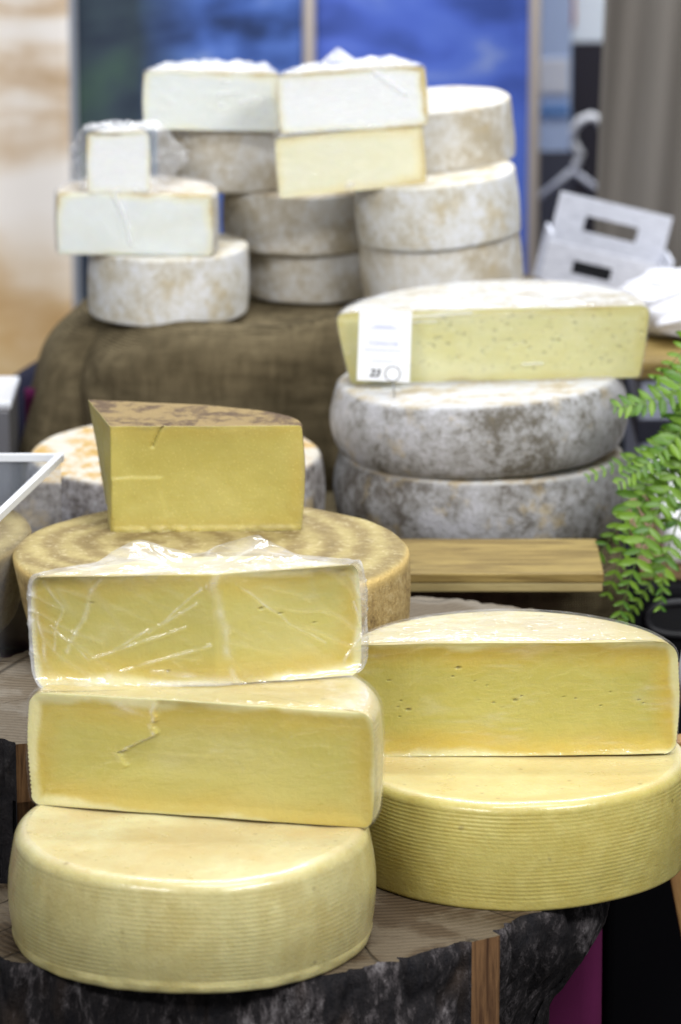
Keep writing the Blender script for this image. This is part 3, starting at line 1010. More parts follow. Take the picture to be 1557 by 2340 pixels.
def cut_WE(u, z, e, L):
    k = sstep(0, 0.006, e)
    o = 0.0010 * k * noise.noise(Vector((u * 18, z * 18, 4))) + 0.0005 * k * noise.noise(Vector((u * 60, z * 60, 8)))
    a = 0.115
    v = u - a
    if v > 0:  # front face: small slit near the top, broken ledge low on the left, chipped lower edge
        d = seg_d(v + 0.0012 * noise.noise(Vector((0, z * 200, 1))), z, (0.037, 0.079), (0.044, 0.098))
        o -= 0.004 * max(0, 1 - d / 0.0017)
        o -= 0.0055 * math.sin(math.pi * min(1, max(0, z / 0.0985))) * sstep(0.0, 0.02, v) * (1 - sstep(0.13, 0.172, v))
        lim = 0.050 + 0.006 * noise.noise(Vector((z * 40, 3, 1)))
        o += 0.0014 * sstep(lim, lim - 0.005, v) * sstep(0.051, 0.049, z)
        if z < 0.006:
            o += 0.0022 * (0.6 + noise.noise(Vector((v * 110, 1, 2)))) * sstep(0.006, 0.003, z)
    else:
        o -= 0.007 * math.sin(math.pi * min(1, max(0, z / 0.0985))) * sstep(-0.06, -0.012, v) * sstep(0.0, -0.01, v)
    return o, 0.0


def bez(a, b, c, n):
    return [((1 - t) ** 2 * a[0] + 2 * t * (1 - t) * b[0] + t * t * c[0], (1 - t) ** 2 * a[1] + 2 * t * (1 - t) * b[1] + t * t * c[1]) for t in [i / (n - 1) for i in range(n)]]


# plan: K front-left corner at (0,0), rind runs from B (front right) round the back to the far left corner
make_piece('cheese_wedge', (-0.2085, 0.506, 0.2045), (0, 0, R(0)), bez((0.176, 0.002), (0.185, 0.085), (-0.026, 0.112), 70), [(0.0, 0.0)], 0.0985, M['rind_aged'], M['paste_aged'],
           'aged golden cheese wedge with brown rind standing on the brown wheel', None, rb=0.002, rt=0.003, bulge=0.003, M=170, cutfn=cut_WE, seed=9.2, big=0.0006,
           topfn=lambda x, y: 0.001 * noise.noise(Vector((x * 30, y * 30, 2))), nl=70,
           warp=lambda p: Vector((p.x + 0.015 * (1 - p.z / 0.0985) * sstep(0.0, 0.11, p.y) * sstep(0.12, 0.0, p.x), p.y, p.z)))

# ------------------------------------------------------------------ grey wheels and the labelled half
GG = 'grey moulded wheels on the riser'
make_wheel('round_cheese', (0.143, 0.95, 0.100), 0.150, 0.074, M['grey2'], 'grey moulded cheese wheel at the bottom of its stack, right behind the plank', GG, rb=0.008, rt=0.006, bulge=0.007, seed=11, big=0.002, amp=0.001)
make_wheel('round_cheese', (0.141, 0.95, 0.1745), 0.1505, 0.076, M['grey1'], 'grey moulded cheese wheel bulging at its side, directly under the labelled half', GG, rot=(0, R(-2.6), 0), rb=0.012, rt=0.006, bulge=0.010, seed=12.5, big=0.002, amp=0.001)
make_wheel('round_cheese', (-0.166, 0.905, 0.100), 0.150, 0.083, M['grey3'], 'grey cheese wheel with orange and white top, before the burlap sack, behind the wedge', GG, rb=0.010, rt=0.006, bulge=0.004, seed=13.5, big=0.002, amp=0.001)
PR = random.Random(11)
pits_PH = [(PR.uniform(0.06, 0.305), PR.uniform(0.010, 0.066), PR.choice([.0008, .0009, .001, .0012, .0018])) for _ in range(150)]


def cut_PH(u, z, e, L):
    k = sstep(0, 0.006, e)
    o = 0.0006 * k * noise.noise(Vector((u * 14, z * 30, 9.0)))
    p = 0
    for pu, pz, r in pits_PH:
        du, dz = (u - pu) * .75, z - pz
        if abs(du) < r and abs(dz) < r:
            d = math.hypot(du, dz)
            if d < r:
                o -= 0.0018 * (1 - d / r)
                p = max(p, 0.45 + .4 * (1 - d / r))
    return o, p


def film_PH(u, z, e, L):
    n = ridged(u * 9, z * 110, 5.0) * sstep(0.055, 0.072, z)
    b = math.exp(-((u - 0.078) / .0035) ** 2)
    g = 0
    for p, q, wd in [((0.07, 0.0675), (0.135, 0.0705), .0013), ((0.075, 0.0625), (0.10, 0.0625), .0009), ((0.178, 0.0165), (0.198, 0.017), .0011)]:  # glints painted as white strokes on the film
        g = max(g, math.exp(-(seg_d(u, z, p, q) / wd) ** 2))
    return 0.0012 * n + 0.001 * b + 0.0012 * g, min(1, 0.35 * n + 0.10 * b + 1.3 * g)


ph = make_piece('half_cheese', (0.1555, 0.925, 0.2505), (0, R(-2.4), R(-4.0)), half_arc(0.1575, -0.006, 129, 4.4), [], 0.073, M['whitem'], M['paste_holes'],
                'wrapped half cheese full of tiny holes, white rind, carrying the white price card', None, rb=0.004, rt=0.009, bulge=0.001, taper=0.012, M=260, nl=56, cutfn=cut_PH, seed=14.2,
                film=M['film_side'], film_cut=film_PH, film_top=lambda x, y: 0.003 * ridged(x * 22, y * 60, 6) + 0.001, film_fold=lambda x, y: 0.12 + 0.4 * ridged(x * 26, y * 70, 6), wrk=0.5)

# ------------------------------------------------------------------ burlap sack and the stack of small cheeses
sk = empty('burlap_sack', (-0.03, 1.32, 0.0), 'brown burlap sack carrying the stack of small cheeses', 'sack')


def sackd(v):
    q = v + noise.noise_vector(v * 9 + Vector((3, 1, 0))) * 0.012 + noise.noise_vector(v * 24) * 0.004
    if v.y < -0.1:
        q.y += 0.012 * ridged(v.x * 11 + v.z * 4, v.z * 5 + 2.0, 3.0) * sstep(0.125, 0.03, v.z)
    if v.z > 0:
        q.z += 0.024 * math.exp(-((v.x - 0.01) / 0.085) ** 2) * math.exp(-((v.y + 0.20) / 0.055) ** 2) * (v.z / 0.127)
    # pressed flat under the cheeses
    if q.z > 0.118 and v.y > -0.13:
        q.z = 0.118 + (q.z - 0.118) * 0.15
    k = sstep(0.05, -0.127, v.z)
    q.y -= 0.012 * k
    return q


V, F = rbox((0.268, 0.215, 0.127), 40, 6.0, sackd)
weld(mesh('sack_body', V, F, M['burlap'], sk, loc=(0.02, 0, 0.128)))


def lobed(v):
    q = v + noise.noise_vector(v * 14) * 0.008
    t = (v.z + 0.125) / 0.25
    q.x += 0.055 * t ** 1.5
    q.x *= 1.0
    return q


V, F = rbox((0.072, 0.14, 0.125), 24, 3.4, lobed)
weld(mesh('sack_fold', V, F, M['burlap'], sk, loc=(-0.262, -0.012, 0.127)))

GT = 'small white rinded cheeses stacked on the sack'
SW = dict(rb=0.003, rt=0.0035, bulge=0.0012, n=120, nl=14, big=0.0014, amp=0.0012)
make_wheel('round_cheese', (-0.184, 1.25, 0.2535), 0.0868, 0.0725, M['tomA'], 'small whitish cheese wheel at the left foot of the stack, on the sack', GT, seed=21, **SW)
make_wheel('round_cheese', (-0.030, 1.385, 0.250), 0.0868, 0.056, M['tomB'], 'shaded brownish small wheel on the sack, between two whiter wheels', GT, seed=22, **SW)
make_wheel('round_cheese', (0.1115, 1.25, 0.268), 0.0868, 0.068, M['tomC'], 'small pale cheese wheel at the right foot of the stack, behind the labelled half', GT, rot=(0, R(-4.6), 0), seed=23, **SW)
make_wheel('round_cheese', (-0.0425, 1.37, 0.3065), 0.0868, 0.065, M['tomB'], 'mottled brown small wheel sitting on the shaded brownish wheel', GT, seed=24, **SW)
make_wheel('round_cheese', (0.1055, 1.245, 0.3365), 0.0880, 0.069, M['tomA'], 'small whitish cheese wheel with a cracked side, under the cream half', GT, rot=(0, R(-4.6), 0), seed=25,
           sidefn=lambda t, z: -0.0022 * math.exp(-((t - 0.815 - 0.006 * math.sin(z * 120)) / 0.0035) ** 2), **SW)
make_wheel('round_cheese', (-0.113, 1.385, 0.372), 0.0868, 0.0705, M['tomB'], 'brown small wheel behind the little wrapped wedge, under a white half', GT, seed=26, **SW)
make_wheel('round_cheese', (0.1035, 1.325, 0.404), 0.0868, 0.066, M['tomC'], 'topmost whole small wheel with clean pale flat top, by the blue banner', GT, rot=(0, R(-4.6), 0), seed=27, **SW)


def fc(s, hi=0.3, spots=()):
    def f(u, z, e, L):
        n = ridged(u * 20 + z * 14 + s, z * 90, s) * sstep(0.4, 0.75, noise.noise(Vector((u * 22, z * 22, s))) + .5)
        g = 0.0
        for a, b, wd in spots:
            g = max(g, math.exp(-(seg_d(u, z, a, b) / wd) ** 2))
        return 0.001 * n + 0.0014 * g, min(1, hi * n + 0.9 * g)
    return f


def crumple(s, peaks=(), k=0.003):
    def f(x, y):
        t = k * ridged(x * 40, y * 40, s) + 0.001
        for cx, cy, h, wd in peaks:
            t = max(t, h * max(0, 1 - math.hypot(x - cx, (y - cy) * .8) / wd))
        return t
    return f


FF = lambda s, b=0.22: (lambda x, y: b + 0.5 * ridged(x * 45, y * 45, s))
SP = dict(rb=0.004, rt=0.005, bulge=0.001, nl=24, M=90, big=0.0008)
make_piece('half_cheese', (-0.2165, 1.186, 0.3265), (0, 0, R(-3)), half_arc(0.086, 0.026, 81, 31), [], 0.066, M['tomB'], M['paste_white'],
           'white half cheese with yellow edge, a white film strand hanging down its cut face', GT, seed=31, film=M['film_small'],
           film_cut=fc(1, 0.12, [((0.062, 0.066), (0.072, 0.045), .0026), ((0.072, 0.045), (0.080, 0.012), .0016)]), film_top=crumple(1), film_fold=FF(1), wrk=0.4, **SP)
make_piece('cheese_wedge', (-0.2330, 1.190, 0.3935), (0, 0, R(2)), bez((0.0335, 0.0), (0.02, 0.085), (-0.0335, 0.0), 31), [], 0.064, M['whitem'], M['paste_whiter'],
           'little white cheese wedge in loose puffy film, on the white half with the strand', GT, seed=32, film=M['film_small'], film_cut=fc(2, 0.1),
           film_side=lambda t, z: 0.004 + (0.042 * math.sin(math.pi * min(1, max(0, (t - .5) / .48))) ** .7 + 0.040 * math.sin(math.pi * min(1, max(0, (.46 - t) / .44))) ** .7) * (0.45 + 0.5 * math.sin(min(1, z / .07) * math.pi) + 0.35 * noise.noise(Vector((t * 9, z * 45, 1)))) + 0.008 * ridged(t * 16, z * 70, 2), side_fold=0.16, film_n=44, film_top=crumple(2, (), 0.005), film_fold=FF(2, 0.3), wrk=1.0,
           topfn=lambda x, y: -0.004 * math.exp(-(x / .02) ** 2), **SP)
make_piece('half_cheese', (0.0135, 1.175, 0.3975), (0, R(-4.4), R(7)), seg_arc(0.079, 0.058, 71, 33), [], 0.064, M['whitem'], M['paste_cream'],
           'cream coloured half cheese lying across two wheels, under the brightest half', GT, seed=33, film=M['film_small'],
           film_cut=fc(3, 0.15, [((0.075, 0.006), (0.078, 0.008), .003)]), film_top=crumple(3, (), 0.001), film_fold=FF(3), wrk=0.3, **SP)
make_piece('half_cheese', (-0.138, 1.287, 0.4435), (0, R(0.6), R(-3)), seg_arc(0.0735, 0.066, 71, 34), [], 0.062, M['whitem'], M['paste_white'],
           'white half cheese with glints painted on its film, on top of the brown wheel', GT, seed=34, film=M['film_small'],
           film_cut=fc(4, 0.2, [((0.082, 0.039), (0.100, 0.041), .0016), ((0.085, 0.053), (0.092, 0.054), .0018), ((0.083, 0.027), (0.088, 0.027), .0016), ((0.106, 0.030), (0.125, 0.036), .0014)]),  # white spots paint the sheen on the right part of the film
           film_top=crumple(4, [(0.060, 0.02, 0.012, 0.02)], 0.005), film_fold=FF(4, 0.4), wrk=0.7, **SP)
make_piece('half_cheese', (0.0145, 1.178, 0.4625), (0, R(-3.4), R(2)), seg_arc(0.078, 0.056, 71, 35), [], 0.062, M['whitem'], M['paste_whiter'],
           'brightest white half cheese with a peaked film top, highest of all', GT, seed=35, film=M['film_small'],
           film_cut=fc(5, 0.2, [((0.105, 0.058), (0.135, 0.034), .003)]), film_top=crumple(5, [(-0.012, 0.028, 0.020, 0.024), (0.045, 0.03, 0.008, 0.03)], 0.005), film_fold=FF(5, 0.42), wrk=0.8, **SP)

# ------------------------------------------------------------------ price card and its wire pick
cd = empty('price_card', (0.0425, 0.8975, 0.2562), 'white printed price card marked 23 on the half cheese full of tiny holes', 'card', rot=(R(-7), R(1.5), R(-4)))
box('card', (-0.0262, -0.0005, 0.0), (0.0262, 0.0005, 0.071), plain('card_paper', (0.86, 0.88, 0.92), 0.5), cd, 0)
inkb = plain('faint_blue_ink', (0.50, 0.54, 0.76), 0.6)
inkk = plain('black_ink', (0.02, 0.02, 0.025), 0.6)


def text(body, size, x, z, mat, shear=0.0, bold=0.0):
    cu = bpy.data.curves.new('t', 'FONT')
    cu.body = body
    cu.size = size
    cu.align_x = 'CENTER'
    cu.shear = shear
    cu.offset = bold
    o = bpy.data.objects.new('t', cu)
    me = bpy.data.meshes.new_from_object(o)
    bpy.data.objects.remove(o)
    bpy.data.curves.remove(cu)
    me.materials.clear()
    me.materials.append(mat)
    o = bpy.data.objects.new('printed_text', me)
    col.objects.link(o)
    o.parent = cd
    o.location = (x, -0.0011, z)
    o.rotation_euler = (R(90), 0, 0)


text('TOMACHE', 0.0062, -0.001, 0.0355, inkb)
text('23', 0.0105, -0.009, 0.0045, inkk, 0.3, 0.0003)
for zz, wd in ((0.0525, 0.026), (0.0545, 0.018), (0.0305, 0.037), (0.0195, 0.022)):
    box('printed_line', (-0.001 - wd / 2, -0.0009, zz), (-0.001 + wd / 2, -0.00055, zz + 0.0009), inkb, cd, 0)
pick = empty('wire_pick', (0.0525, 0.872, 0.2440), 'thin wire pick ending in a ring before the price card', 'pick')
ring = [(0.0075 * math.cos(a) - .001, 0, 0.0255 + 0.0075 * math.sin(a)) for a in [2 * math.pi * i / 28 for i in range(28)]]
wire = plain('dark_wire', (0.25, 0.26, 0.28), 0.35, metal=0.8)
tube('ring', ring, 0.0007, wire, pick, 8, True)
tube('stem', [(0.001, 0, -0.006), (0.0005, 0, 0.006), (-0.0005, 0, 0.0182)], 0.0007, wire, pick, 8)

# ------------------------------------------------------------------ left: acrylic display box, cloth, yellow cheese
gl = NT('clear_acrylic')
fr = gl.n('Fresnel', i_IOR=1.45)
g1 = gl.n('BsdfGlossy', i_Roughness=0.03)
g2 = gl.n('BsdfTransparent', i_Color=(0.90, 0.92, 0.94))
g3 = gl.n('BsdfDiffuse', i_Color=(0.7, 0.75, 0.85))
mx = gl.n('MixShader')
gl.set(mx, 0, fr)
gl.set(mx, 1, g2)
gl.set(mx, 2, g1)
mx2 = gl.n('MixShader', i_0=0.10)
gl.set(mx2, 1, mx)
gl.set(mx2, 2, g3)
gl.t.links.new(mx2.outputs[0], gl.out.inputs[0])
side_tbl = empty('side_table', (-0.48, 0.64, -0.75), 'side table under a crumpled grey cloth, left of the brown wheel', 'table')
box('table_leg_block', (-0.15, -0.14, 0.0), (0.16, 0.2, 0.80), M['black'], side_tbl, 0.01)
sheet('grey_cloth', lambda u, v: (-0.19 + 0.41 * u, -0.20 + 0.5 * v, 0.832 + 0.010 * noise.noise(Vector((u * 7, v * 7, 1))) + 0.004 * noise.noise(Vector((u * 19, v * 19, 3))) - 0.035 * sstep(0.25, 0.0, v)),
      40, 40, 0.003, mat_cloth('grey_cloth', (0.36, 0.37, 0.46), (0.25, 0.26, 0.34)), side_tbl)
bx = empty('display_box', (-0.262, 0.62, 0.094), 'clear acrylic display box with white rim, left of the aged wedge', 'box', rot=(0, 0, 0))
c0, c1, c2, c3 = Vector((0, 0, 0)), Vector((-0.24, 0, 0)), Vector((-0.30, -0.272, 0)), Vector((-0.052, -0.275, 0))


def panel(name, a, b, z0, z1, th, mat, parent):
    d = (b - a).normalized()
    nrm = Vector((-d.y, d.x, 0)) * th / 2
    V = [a + nrm, b + nrm, b - nrm, a - nrm]
    V = [Vector((p.x, p.y, z0)) for p in V] + [Vector((p.x, p.y, z1)) for p in V]
    F = [(3, 2, 1, 0), (4, 5, 6, 7), (0, 1, 5, 4), (1, 2, 6, 5), (2, 3, 7, 6), (3, 0, 4, 7)]
    return mesh(name, V, F, mat, parent, smooth=False)


rim = plain('white_rim', (0.72, 0.74, 0.78), 0.4)
Z1 = 0.149
for a, b in ((c0, c1), (c1, c2), (c2, c3), (c3, c0)):
    d = (b - a).normalized() * 0.0035
    panel('acrylic_panel', a + d * .9, b - d * .9, 0.0, Z1 - 0.0005, 0.003, gl.m, bx)
    panel('rim_bar', a + d * 1.0, b - d * 1.0, Z1, Z1 + 0.0065, 0.0065, rim, bx)
for c in (c0, c1, c2, c3):
    box('rim_corner', (c.x - .0036, c.y - .0036, Z1 - .0003), (c.x + .0036, c.y + .0036, Z1 + .0068), rim, bx, 0.0005)
make_piece('half_cheese', (-0.385, 0.468, 0.094), (0, 0, R(10)), seg_arc(0.098, 0.07, 41, 41), [], 0.072, M['ribC'], M['paste_butter'],
           'yellow half cheese inside the clear acrylic box', None, seed=41, rb=0.004, rt=0.006, nl=16, M=40)
# metal tray edge further back on the left
mt = empty('metal_case', (-0.43, 1.18, -0.75), 'grey metal case with pale top edge standing left of the sack', 'case')
box('case_body', (-0.12, -0.06, 0.0), (0.083, 0.06, 0.925), plain('grey_metal', (0.16, 0.16, 0.17), 0.45, metal=0.4), mt, 0.003)
box('case_edge', (-0.122, -0.062, 0.9255), (0.085, 0.062, 0.934), M['alu'], mt, 0.002)
nv = mat_cloth('navy_cloth', (0.012, 0.013, 0.028), (0.02, 0.02, 0.04))
V, F = rbox((0.14, 0.10, 0.48), 22, 4.0, lambda v: Vector((v.x, v.y, v.z + (0.55 * v.x if v.z > 0 else 0))) + noise.noise_vector(v * 9) * 0.014)
o = mesh('draped_jacket', V, F, nv, loc=(-0.335, 1.50, -0.335))
weld(o)
tag(o, 'dark navy jacket heaped behind the left end of the burlap sack', 'jacket')
o = sheet('magenta_scarf', lambda u, v: (-0.339 + 0.022 * u, 1.262 + 0.004 * math.sin(u * 14), 0.05 + 0.115 * v), 12, 8, 0.003, M['magenta'])
tag(o, 'strip of magenta cloth hanging beside the grey metal case', 'cloth')

# ------------------------------------------------------------------ right: case, tray, fern, easel, jug
cs = empty('equipment_case', (0.47, 1.05, -0.75), 'black equipment case with oval recessed handle, below the fern', 'case')
box('case_body', (-0.20, -0.20, 0.0), (0.25, 0.2, 0.808), plain('dark_case', (0.004, 0.004, 0.006), 0.75, spec=0.15), cs, 0.008)
ov = [(0.052 * math.copysign(abs(math.cos(a)) ** .6, math.cos(a)), 0, 0.017 * math.copysign(abs(math.sin(a)) ** .8, math.sin(a))) for a in [2 * math.pi * i / 40 for i in range(40)]]
o = tube('handle_ring', [(x - .112, -0.203, z + 0.775) for x, y, z in ov], 0.004, M['black'], cs, 8, True)
mesh('handle_recess', [(x * .97 - .112, -0.2025, z * .97 + 0.775) for x, y, z in ov], [tuple(reversed(range(40)))], M['blackdeep'], cs, smooth=False)
tr = empty('white_tray', (0.47, 1.03, 0.0585), 'white tray on the black case, behind the fern fronds', 'tray')
box('wooden_base', (-0.17, -0.16, 0.0), (0.24, 0.16, 0.012), mat_plank('tray_wood', (0.20, 0.12, 0.06), (0.30, 0.19, 0.10)), tr, 0.002)
box('tray_body', (-0.145, -0.155, 0.0125), (0.235, 0.155, 0.050), M['white'], tr, 0.012, 4)
blu = empty('blue_grey_crate', (0.52, 1.48, -0.75), 'tall blue grey crate with a dark band and wooden lid, behind the fern', 'crate')
box('crate_body', (-0.19, -0.12, 0.0), (0.2, 0.12, 0.905), plain('blue_grey_paint', (0.36, 0.39, 0.50), 0.6), blu, 0.006)
box('dark_band', (-0.192, -0.1225, 0.832), (0.202, 0.1225, 0.858), plain('navy_band', (0.015, 0.016, 0.03), 0.6), blu, 0.001)
box('wooden_lid', (-0.2, -0.13, 0.9055), (0.21, 0.13, 0.927), M['plank'], blu, 0.003)
V, F = rbox((0.11, 0.08, 0.036), 40, 2.6, lambda v: v + noise.noise_vector(v * 24) * 0.009 + v.normalized() * 0.010 * (ridged(v.x * 26, v.y * 26 + v.z * 18, 2) - .3))
o = mesh('white_cloth', V, F, mat_cloth('white_cloth', (0.80, 0.80, 0.84), (0.68, 0.69, 0.76)), loc=(0.428, 1.49, 0.211))
weld(o)
tag(o, 'bunched white cloth on the wooden crate lid', 'cloth')

lf = NT('fern_leaf')
cn = lf.noise(lf.coord(), 40, 3)
oi = lf.n('ObjectInfo').outputs['Random']
lc = lf.mix(oi, (0.035, 0.14, 0.018), (0.24, 0.42, 0.04))
lc = lf.mix(lf.math('MULTIPLY', cn, 0.4), lc, (0.22, 0.40, 0.05))
bd = lf.n('BsdfPrincipled', i_Roughness=0.4)
lf.set(bd, 'Base Color', lc)
tlu = lf.n('BsdfTranslucent')
lf.set(tlu, 0, lc)
mm = lf.n('MixShader', i_0=0.3)
lf.set(mm, 1, bd)
lf.set(mm, 2, tlu)
lf.t.links.new(mm.outputs[0], lf.out.inputs[0])
stem = plain('fern_stem', (0.10, 0.17, 0.03), 0.5)
fern = empty('fern', (0.43, 0.93, 0.1087), 'green fern in a clay pot, fronds arching over the grey wheels', 'plant')
prof = [(0.034, 0.0), (0.040, 0.02), (0.050, 0.07), (0.056, 0.072), (0.056, 0.085), (0.050, 0.085), (0.048, 0.075)]
V, F = [], []
for r_, z_ in prof:
    V += [Vector((r_ * math.cos(2 * math.pi * k / 36), r_ * math.sin(2 * math.pi * k / 36), z_)) for k in range(36)]
F = grid_faces(len(prof), 36, 0, True) + [tuple(reversed(range(36))), tuple(range(36 * 6, 36 * 7))]
mesh('pot', V, F, plain('clay', (0.38, 0.17, 0.09), 0.8), fern)
# one leaflet mesh, shared: slightly folded lance-shaped blade with small lobe at the base
LV, LF = [], []
NL = 8
for i in range(NL + 1):
    t = i / NL
    wd = 0.175 * (math.sin(math.pi * min(1, t * 0.92 + 0.08)) ** 0.7) * (1 + 0.10 * math.sin(t * 22)) + 0.012
    LV += [(t, -wd, 0.035 + 0.06 * t * t), (t, 0, -0.10 * t * t), (t, wd, 0.035 + 0.06 * t * t)]
for i in range(NL):
    for j in range(2):
        a = i * 3 + j
        LF.append((a, a + 1, a + 4, a + 3))
leaf_me = None
rg = random.Random(3)
base = Vector((0.43, 0.93, 0.195))
FR = [  # control points in the world, leaflet length, number of leaflets
    ([(0.375, 0.80, 0.315), (0.325, 0.725, 0.288), (0.262, 0.70, 0.274)], 0.021, 15),
    ([(0.375, 0.84, 0.300), (0.325, 0.79, 0.262), (0.262, 0.78, 0.258)], 0.015, 15),
    ([(0.370, 0.78, 0.275), (0.310, 0.70, 0.236), (0.262, 0.68, 0.204)], 0.015, 22),
    ([(0.372, 0.80, 0.285), (0.315, 0.745, 0.232), (0.236, 0.74, 0.196)], 0.013, 24),
    ([(0.365, 0.80, 0.262), (0.300, 0.73, 0.200), (0.247, 0.72, 0.122)], 0.021, 19),
    ([(0.360, 0.78, 0.250), (0.295, 0.68, 0.165), (0.262, 0.66, 0.070)], 0.018, 22),
    ([(0.370, 0.79, 0.240), (0.318, 0.70, 0.150), (0.305, 0.68, 0.080)], 0.015, 17),
    ([(0.385, 0.82, 0.290), (0.335, 0.74, 0.245), (0.300, 0.72, 0.185)], 0.016, 17),
    ([(0.370, 0.80, 0.230), (0.310, 0.72, 0.120), (0.268, 0.71, 0.050)], 0.014, 20),
    ([(0.380, 0.80, 0.280), (0.325, 0.71, 0.215), (0.288, 0.69, 0.130)], 0.018, 19),
    ([(0.365, 0.80, 0.255), (0.290, 0.70, 0.185), (0.255, 0.69, 0.090)], 0.017, 20),
    ([(0.40, 0.84, 0.33), (0.345, 0.76, 0.33), (0.300, 0.74, 0.292)], 0.017, 14),
    ([(0.52, 0.90, 0.34), (0.58, 0.86, 0.28)], 0.018, 12),
    ([(0.50, 1.03, 0.34), (0.56, 1.10, 0.26)], 0.018, 12),
]
nleaf = 0
for pts, ll, nl_ in FR:
    P = [base + Vector((rg.uniform(-.012, .012), rg.uniform(-.012, .012), 0))] + [Vector(p) for p in pts]
    # Catmull-Rom
    Q = [P[0] * 2 - P[1]] + P + [P[-1] * 2 - P[-2]]
    path = []
    for i in range(1, len(Q) - 2):
        for k in range(14):
            t = k / 14
            a, b, c, d = Q[i - 1], Q[i], Q[i + 1], Q[i + 2]
            path.append(0.5 * ((2 * b) + (c - a) * t + (2 * a - 5 * b + 4 * c - d) * t * t + (3 * b - a - 3 * c + d) * t ** 3))
    path.append(P[-1])
    loc = [p - Vector(fern.location) for p in path]
    fo = tube('frond', loc, [0.0011 * (1 - .7 * i / len(loc)) for i in range(len(loc))], stem, fern, 6)
    m = len(loc)
    for j in range(nl_):
        f = 0.25 + 0.75 * (j + .5) / nl_
        x = f * (m - 1)
        i0 = min(m - 2, int(x))
        p = loc[i0].lerp(loc[i0 + 1], x - i0)
        T = (loc[i0 + 1] - loc[i0]).normalized()
        side = T.cross(Vector((0.25, -0.75, 0.62)).normalized())
        if side.length < 1e-3:
            side = Vector((1, 0, 0))
        side.normalize()
        size = 1.22 * ll * (math.sin(math.pi * min(1.0, 0.22 + 0.72 * f)) ** 0.8 + 0.12) * rg.uniform(0.72, 1.15)
        for s in (-1, 1):
            if nleaf >= 298 and leaf_me:
                pass
            D = (side * s + T * (0.35 + 0.25 * f) + Vector((rg.uniform(-.28, .28), rg.uniform(-.28, .28), rg.uniform(-.36, .2)))).normalized()
            N = D.cross(T * s).normalized()
            Yv = N.cross(D)
            mt4 = Matrix((( D.x, Yv.x, N.x), (D.y, Yv.y, N.y), (D.z, Yv.z, N.z))).to_4x4()
            if leaf_me is None:
                leaf_me = bpy.data.meshes.new('leaflet')
                leaf_me.from_pydata(LV, [], LF)
                leaf_me.polygons.foreach_set('use_smooth', [True] * len(LF))
                leaf_me.materials.append(lf.m)
            if (s < 0 or j % 1 == 0) and nleaf < 300 and pts[0][0] < 0.45:
                o = bpy.data.objects.new('leaflet', leaf_me)
                col.objects.link(o)
                o.parent = fo
                o.matrix_basis = Matrix.Translation(p) @ mt4 @ Matrix.Scale(size, 4)
                nleaf += 1
            else:
                REST.append((p, mt4, size)) if 'REST' in globals() else globals().__setitem__('REST', [(p, mt4, size)])
V, F = [], []
for p, m4, s in globals().get('REST', []):
    off = len(V)
    V += [p + m4 @ (Vector(v) * s) for v in LV]
    F += [tuple(i + off for i in f) for f in LF]
if V:
    o = mesh('remaining_leaflets', V, F, lf.m, fern)
    o['kind'] = 'stuff'
# wooden easel leg and a white jug at the right edge
ez = empty('wooden_easel', (0.36, 0.37, -0.75), 'wooden easel with splayed leg beside the deep yellow wheel', 'easel')
box('leg', (0.0, -0.012, 0.0), (0.05, 0.012, 0.80), M['leg'], ez, 0.002, loc=(0.067, 0, 0.01), rot=(0, R(-11.3), 0))
box('leg', (-0.05, -0.012, 0.0), (0.0, 0.012, 0.80), M['leg'], ez, 0.002, loc=(0.17, 0.26, 0.01), rot=(R(12), R(4), 0))
box('cross_bar', (-0.045, -0.012, 0.782), (0.22, 0.24, 0.80), M['leg'], ez, 0.002)
jp = [(0.0, 0.0), (0.036, 0.0), (0.046, 0.012), (0.050, 0.030), (0.046, 0.055), (0.030, 0.074), (0.024, 0.086), (0.028, 0.096), (0.024, 0.096), (0.018, 0.082)]
V = []
for r_, z_ in jp:
    V += [Vector((max(r_, 0.0005) * math.cos(2 * math.pi * k / 40), max(r_, 0.0005) * math.sin(2 * math.pi * k / 40), z_)) for k in range(40)]
jug = empty('white_jug', (0.356, 0.46, 0.052), 'white ceramic jug standing at the right of the yellow half cheese', 'jug')
mesh('jug_body', V, grid_faces(len(jp), 40, 0, True), plain('jug_glaze', (0.78, 0.80, 0.86), 0.2), jug)
tube('handle', [(0.045, 0, 0.03), (0.066, 0, 0.04), (0.068, 0, 0.07), (0.027, 0, 0.088)], 0.005, plain('jug_glaze2', (0.78, 0.80, 0.86), 0.2), jug)

# ------------------------------------------------------------------ white carton with hand holes
ct = NT('printed_carton')
nn = ct.noise(ct.coord(scale=(1, 1, 6)), 60, 4, 0.7)
cm = ct.done(ct.mix(ct.math('MULTIPLY', ct.ramp(nn, [(0.45, 0.0), (0.62, 1.0)]), 0.55), (0.74, 0.76, 0.84), (0.42, 0.43, 0.50)), 0.8, spec=0.2)
ca = empty('white_carton', (0.292, 1.63, 0.150), 'white printed carton with two dark hand holes, tilted behind the white cheeses', 'carton', rot=(R(-3), R(13.5), 0))


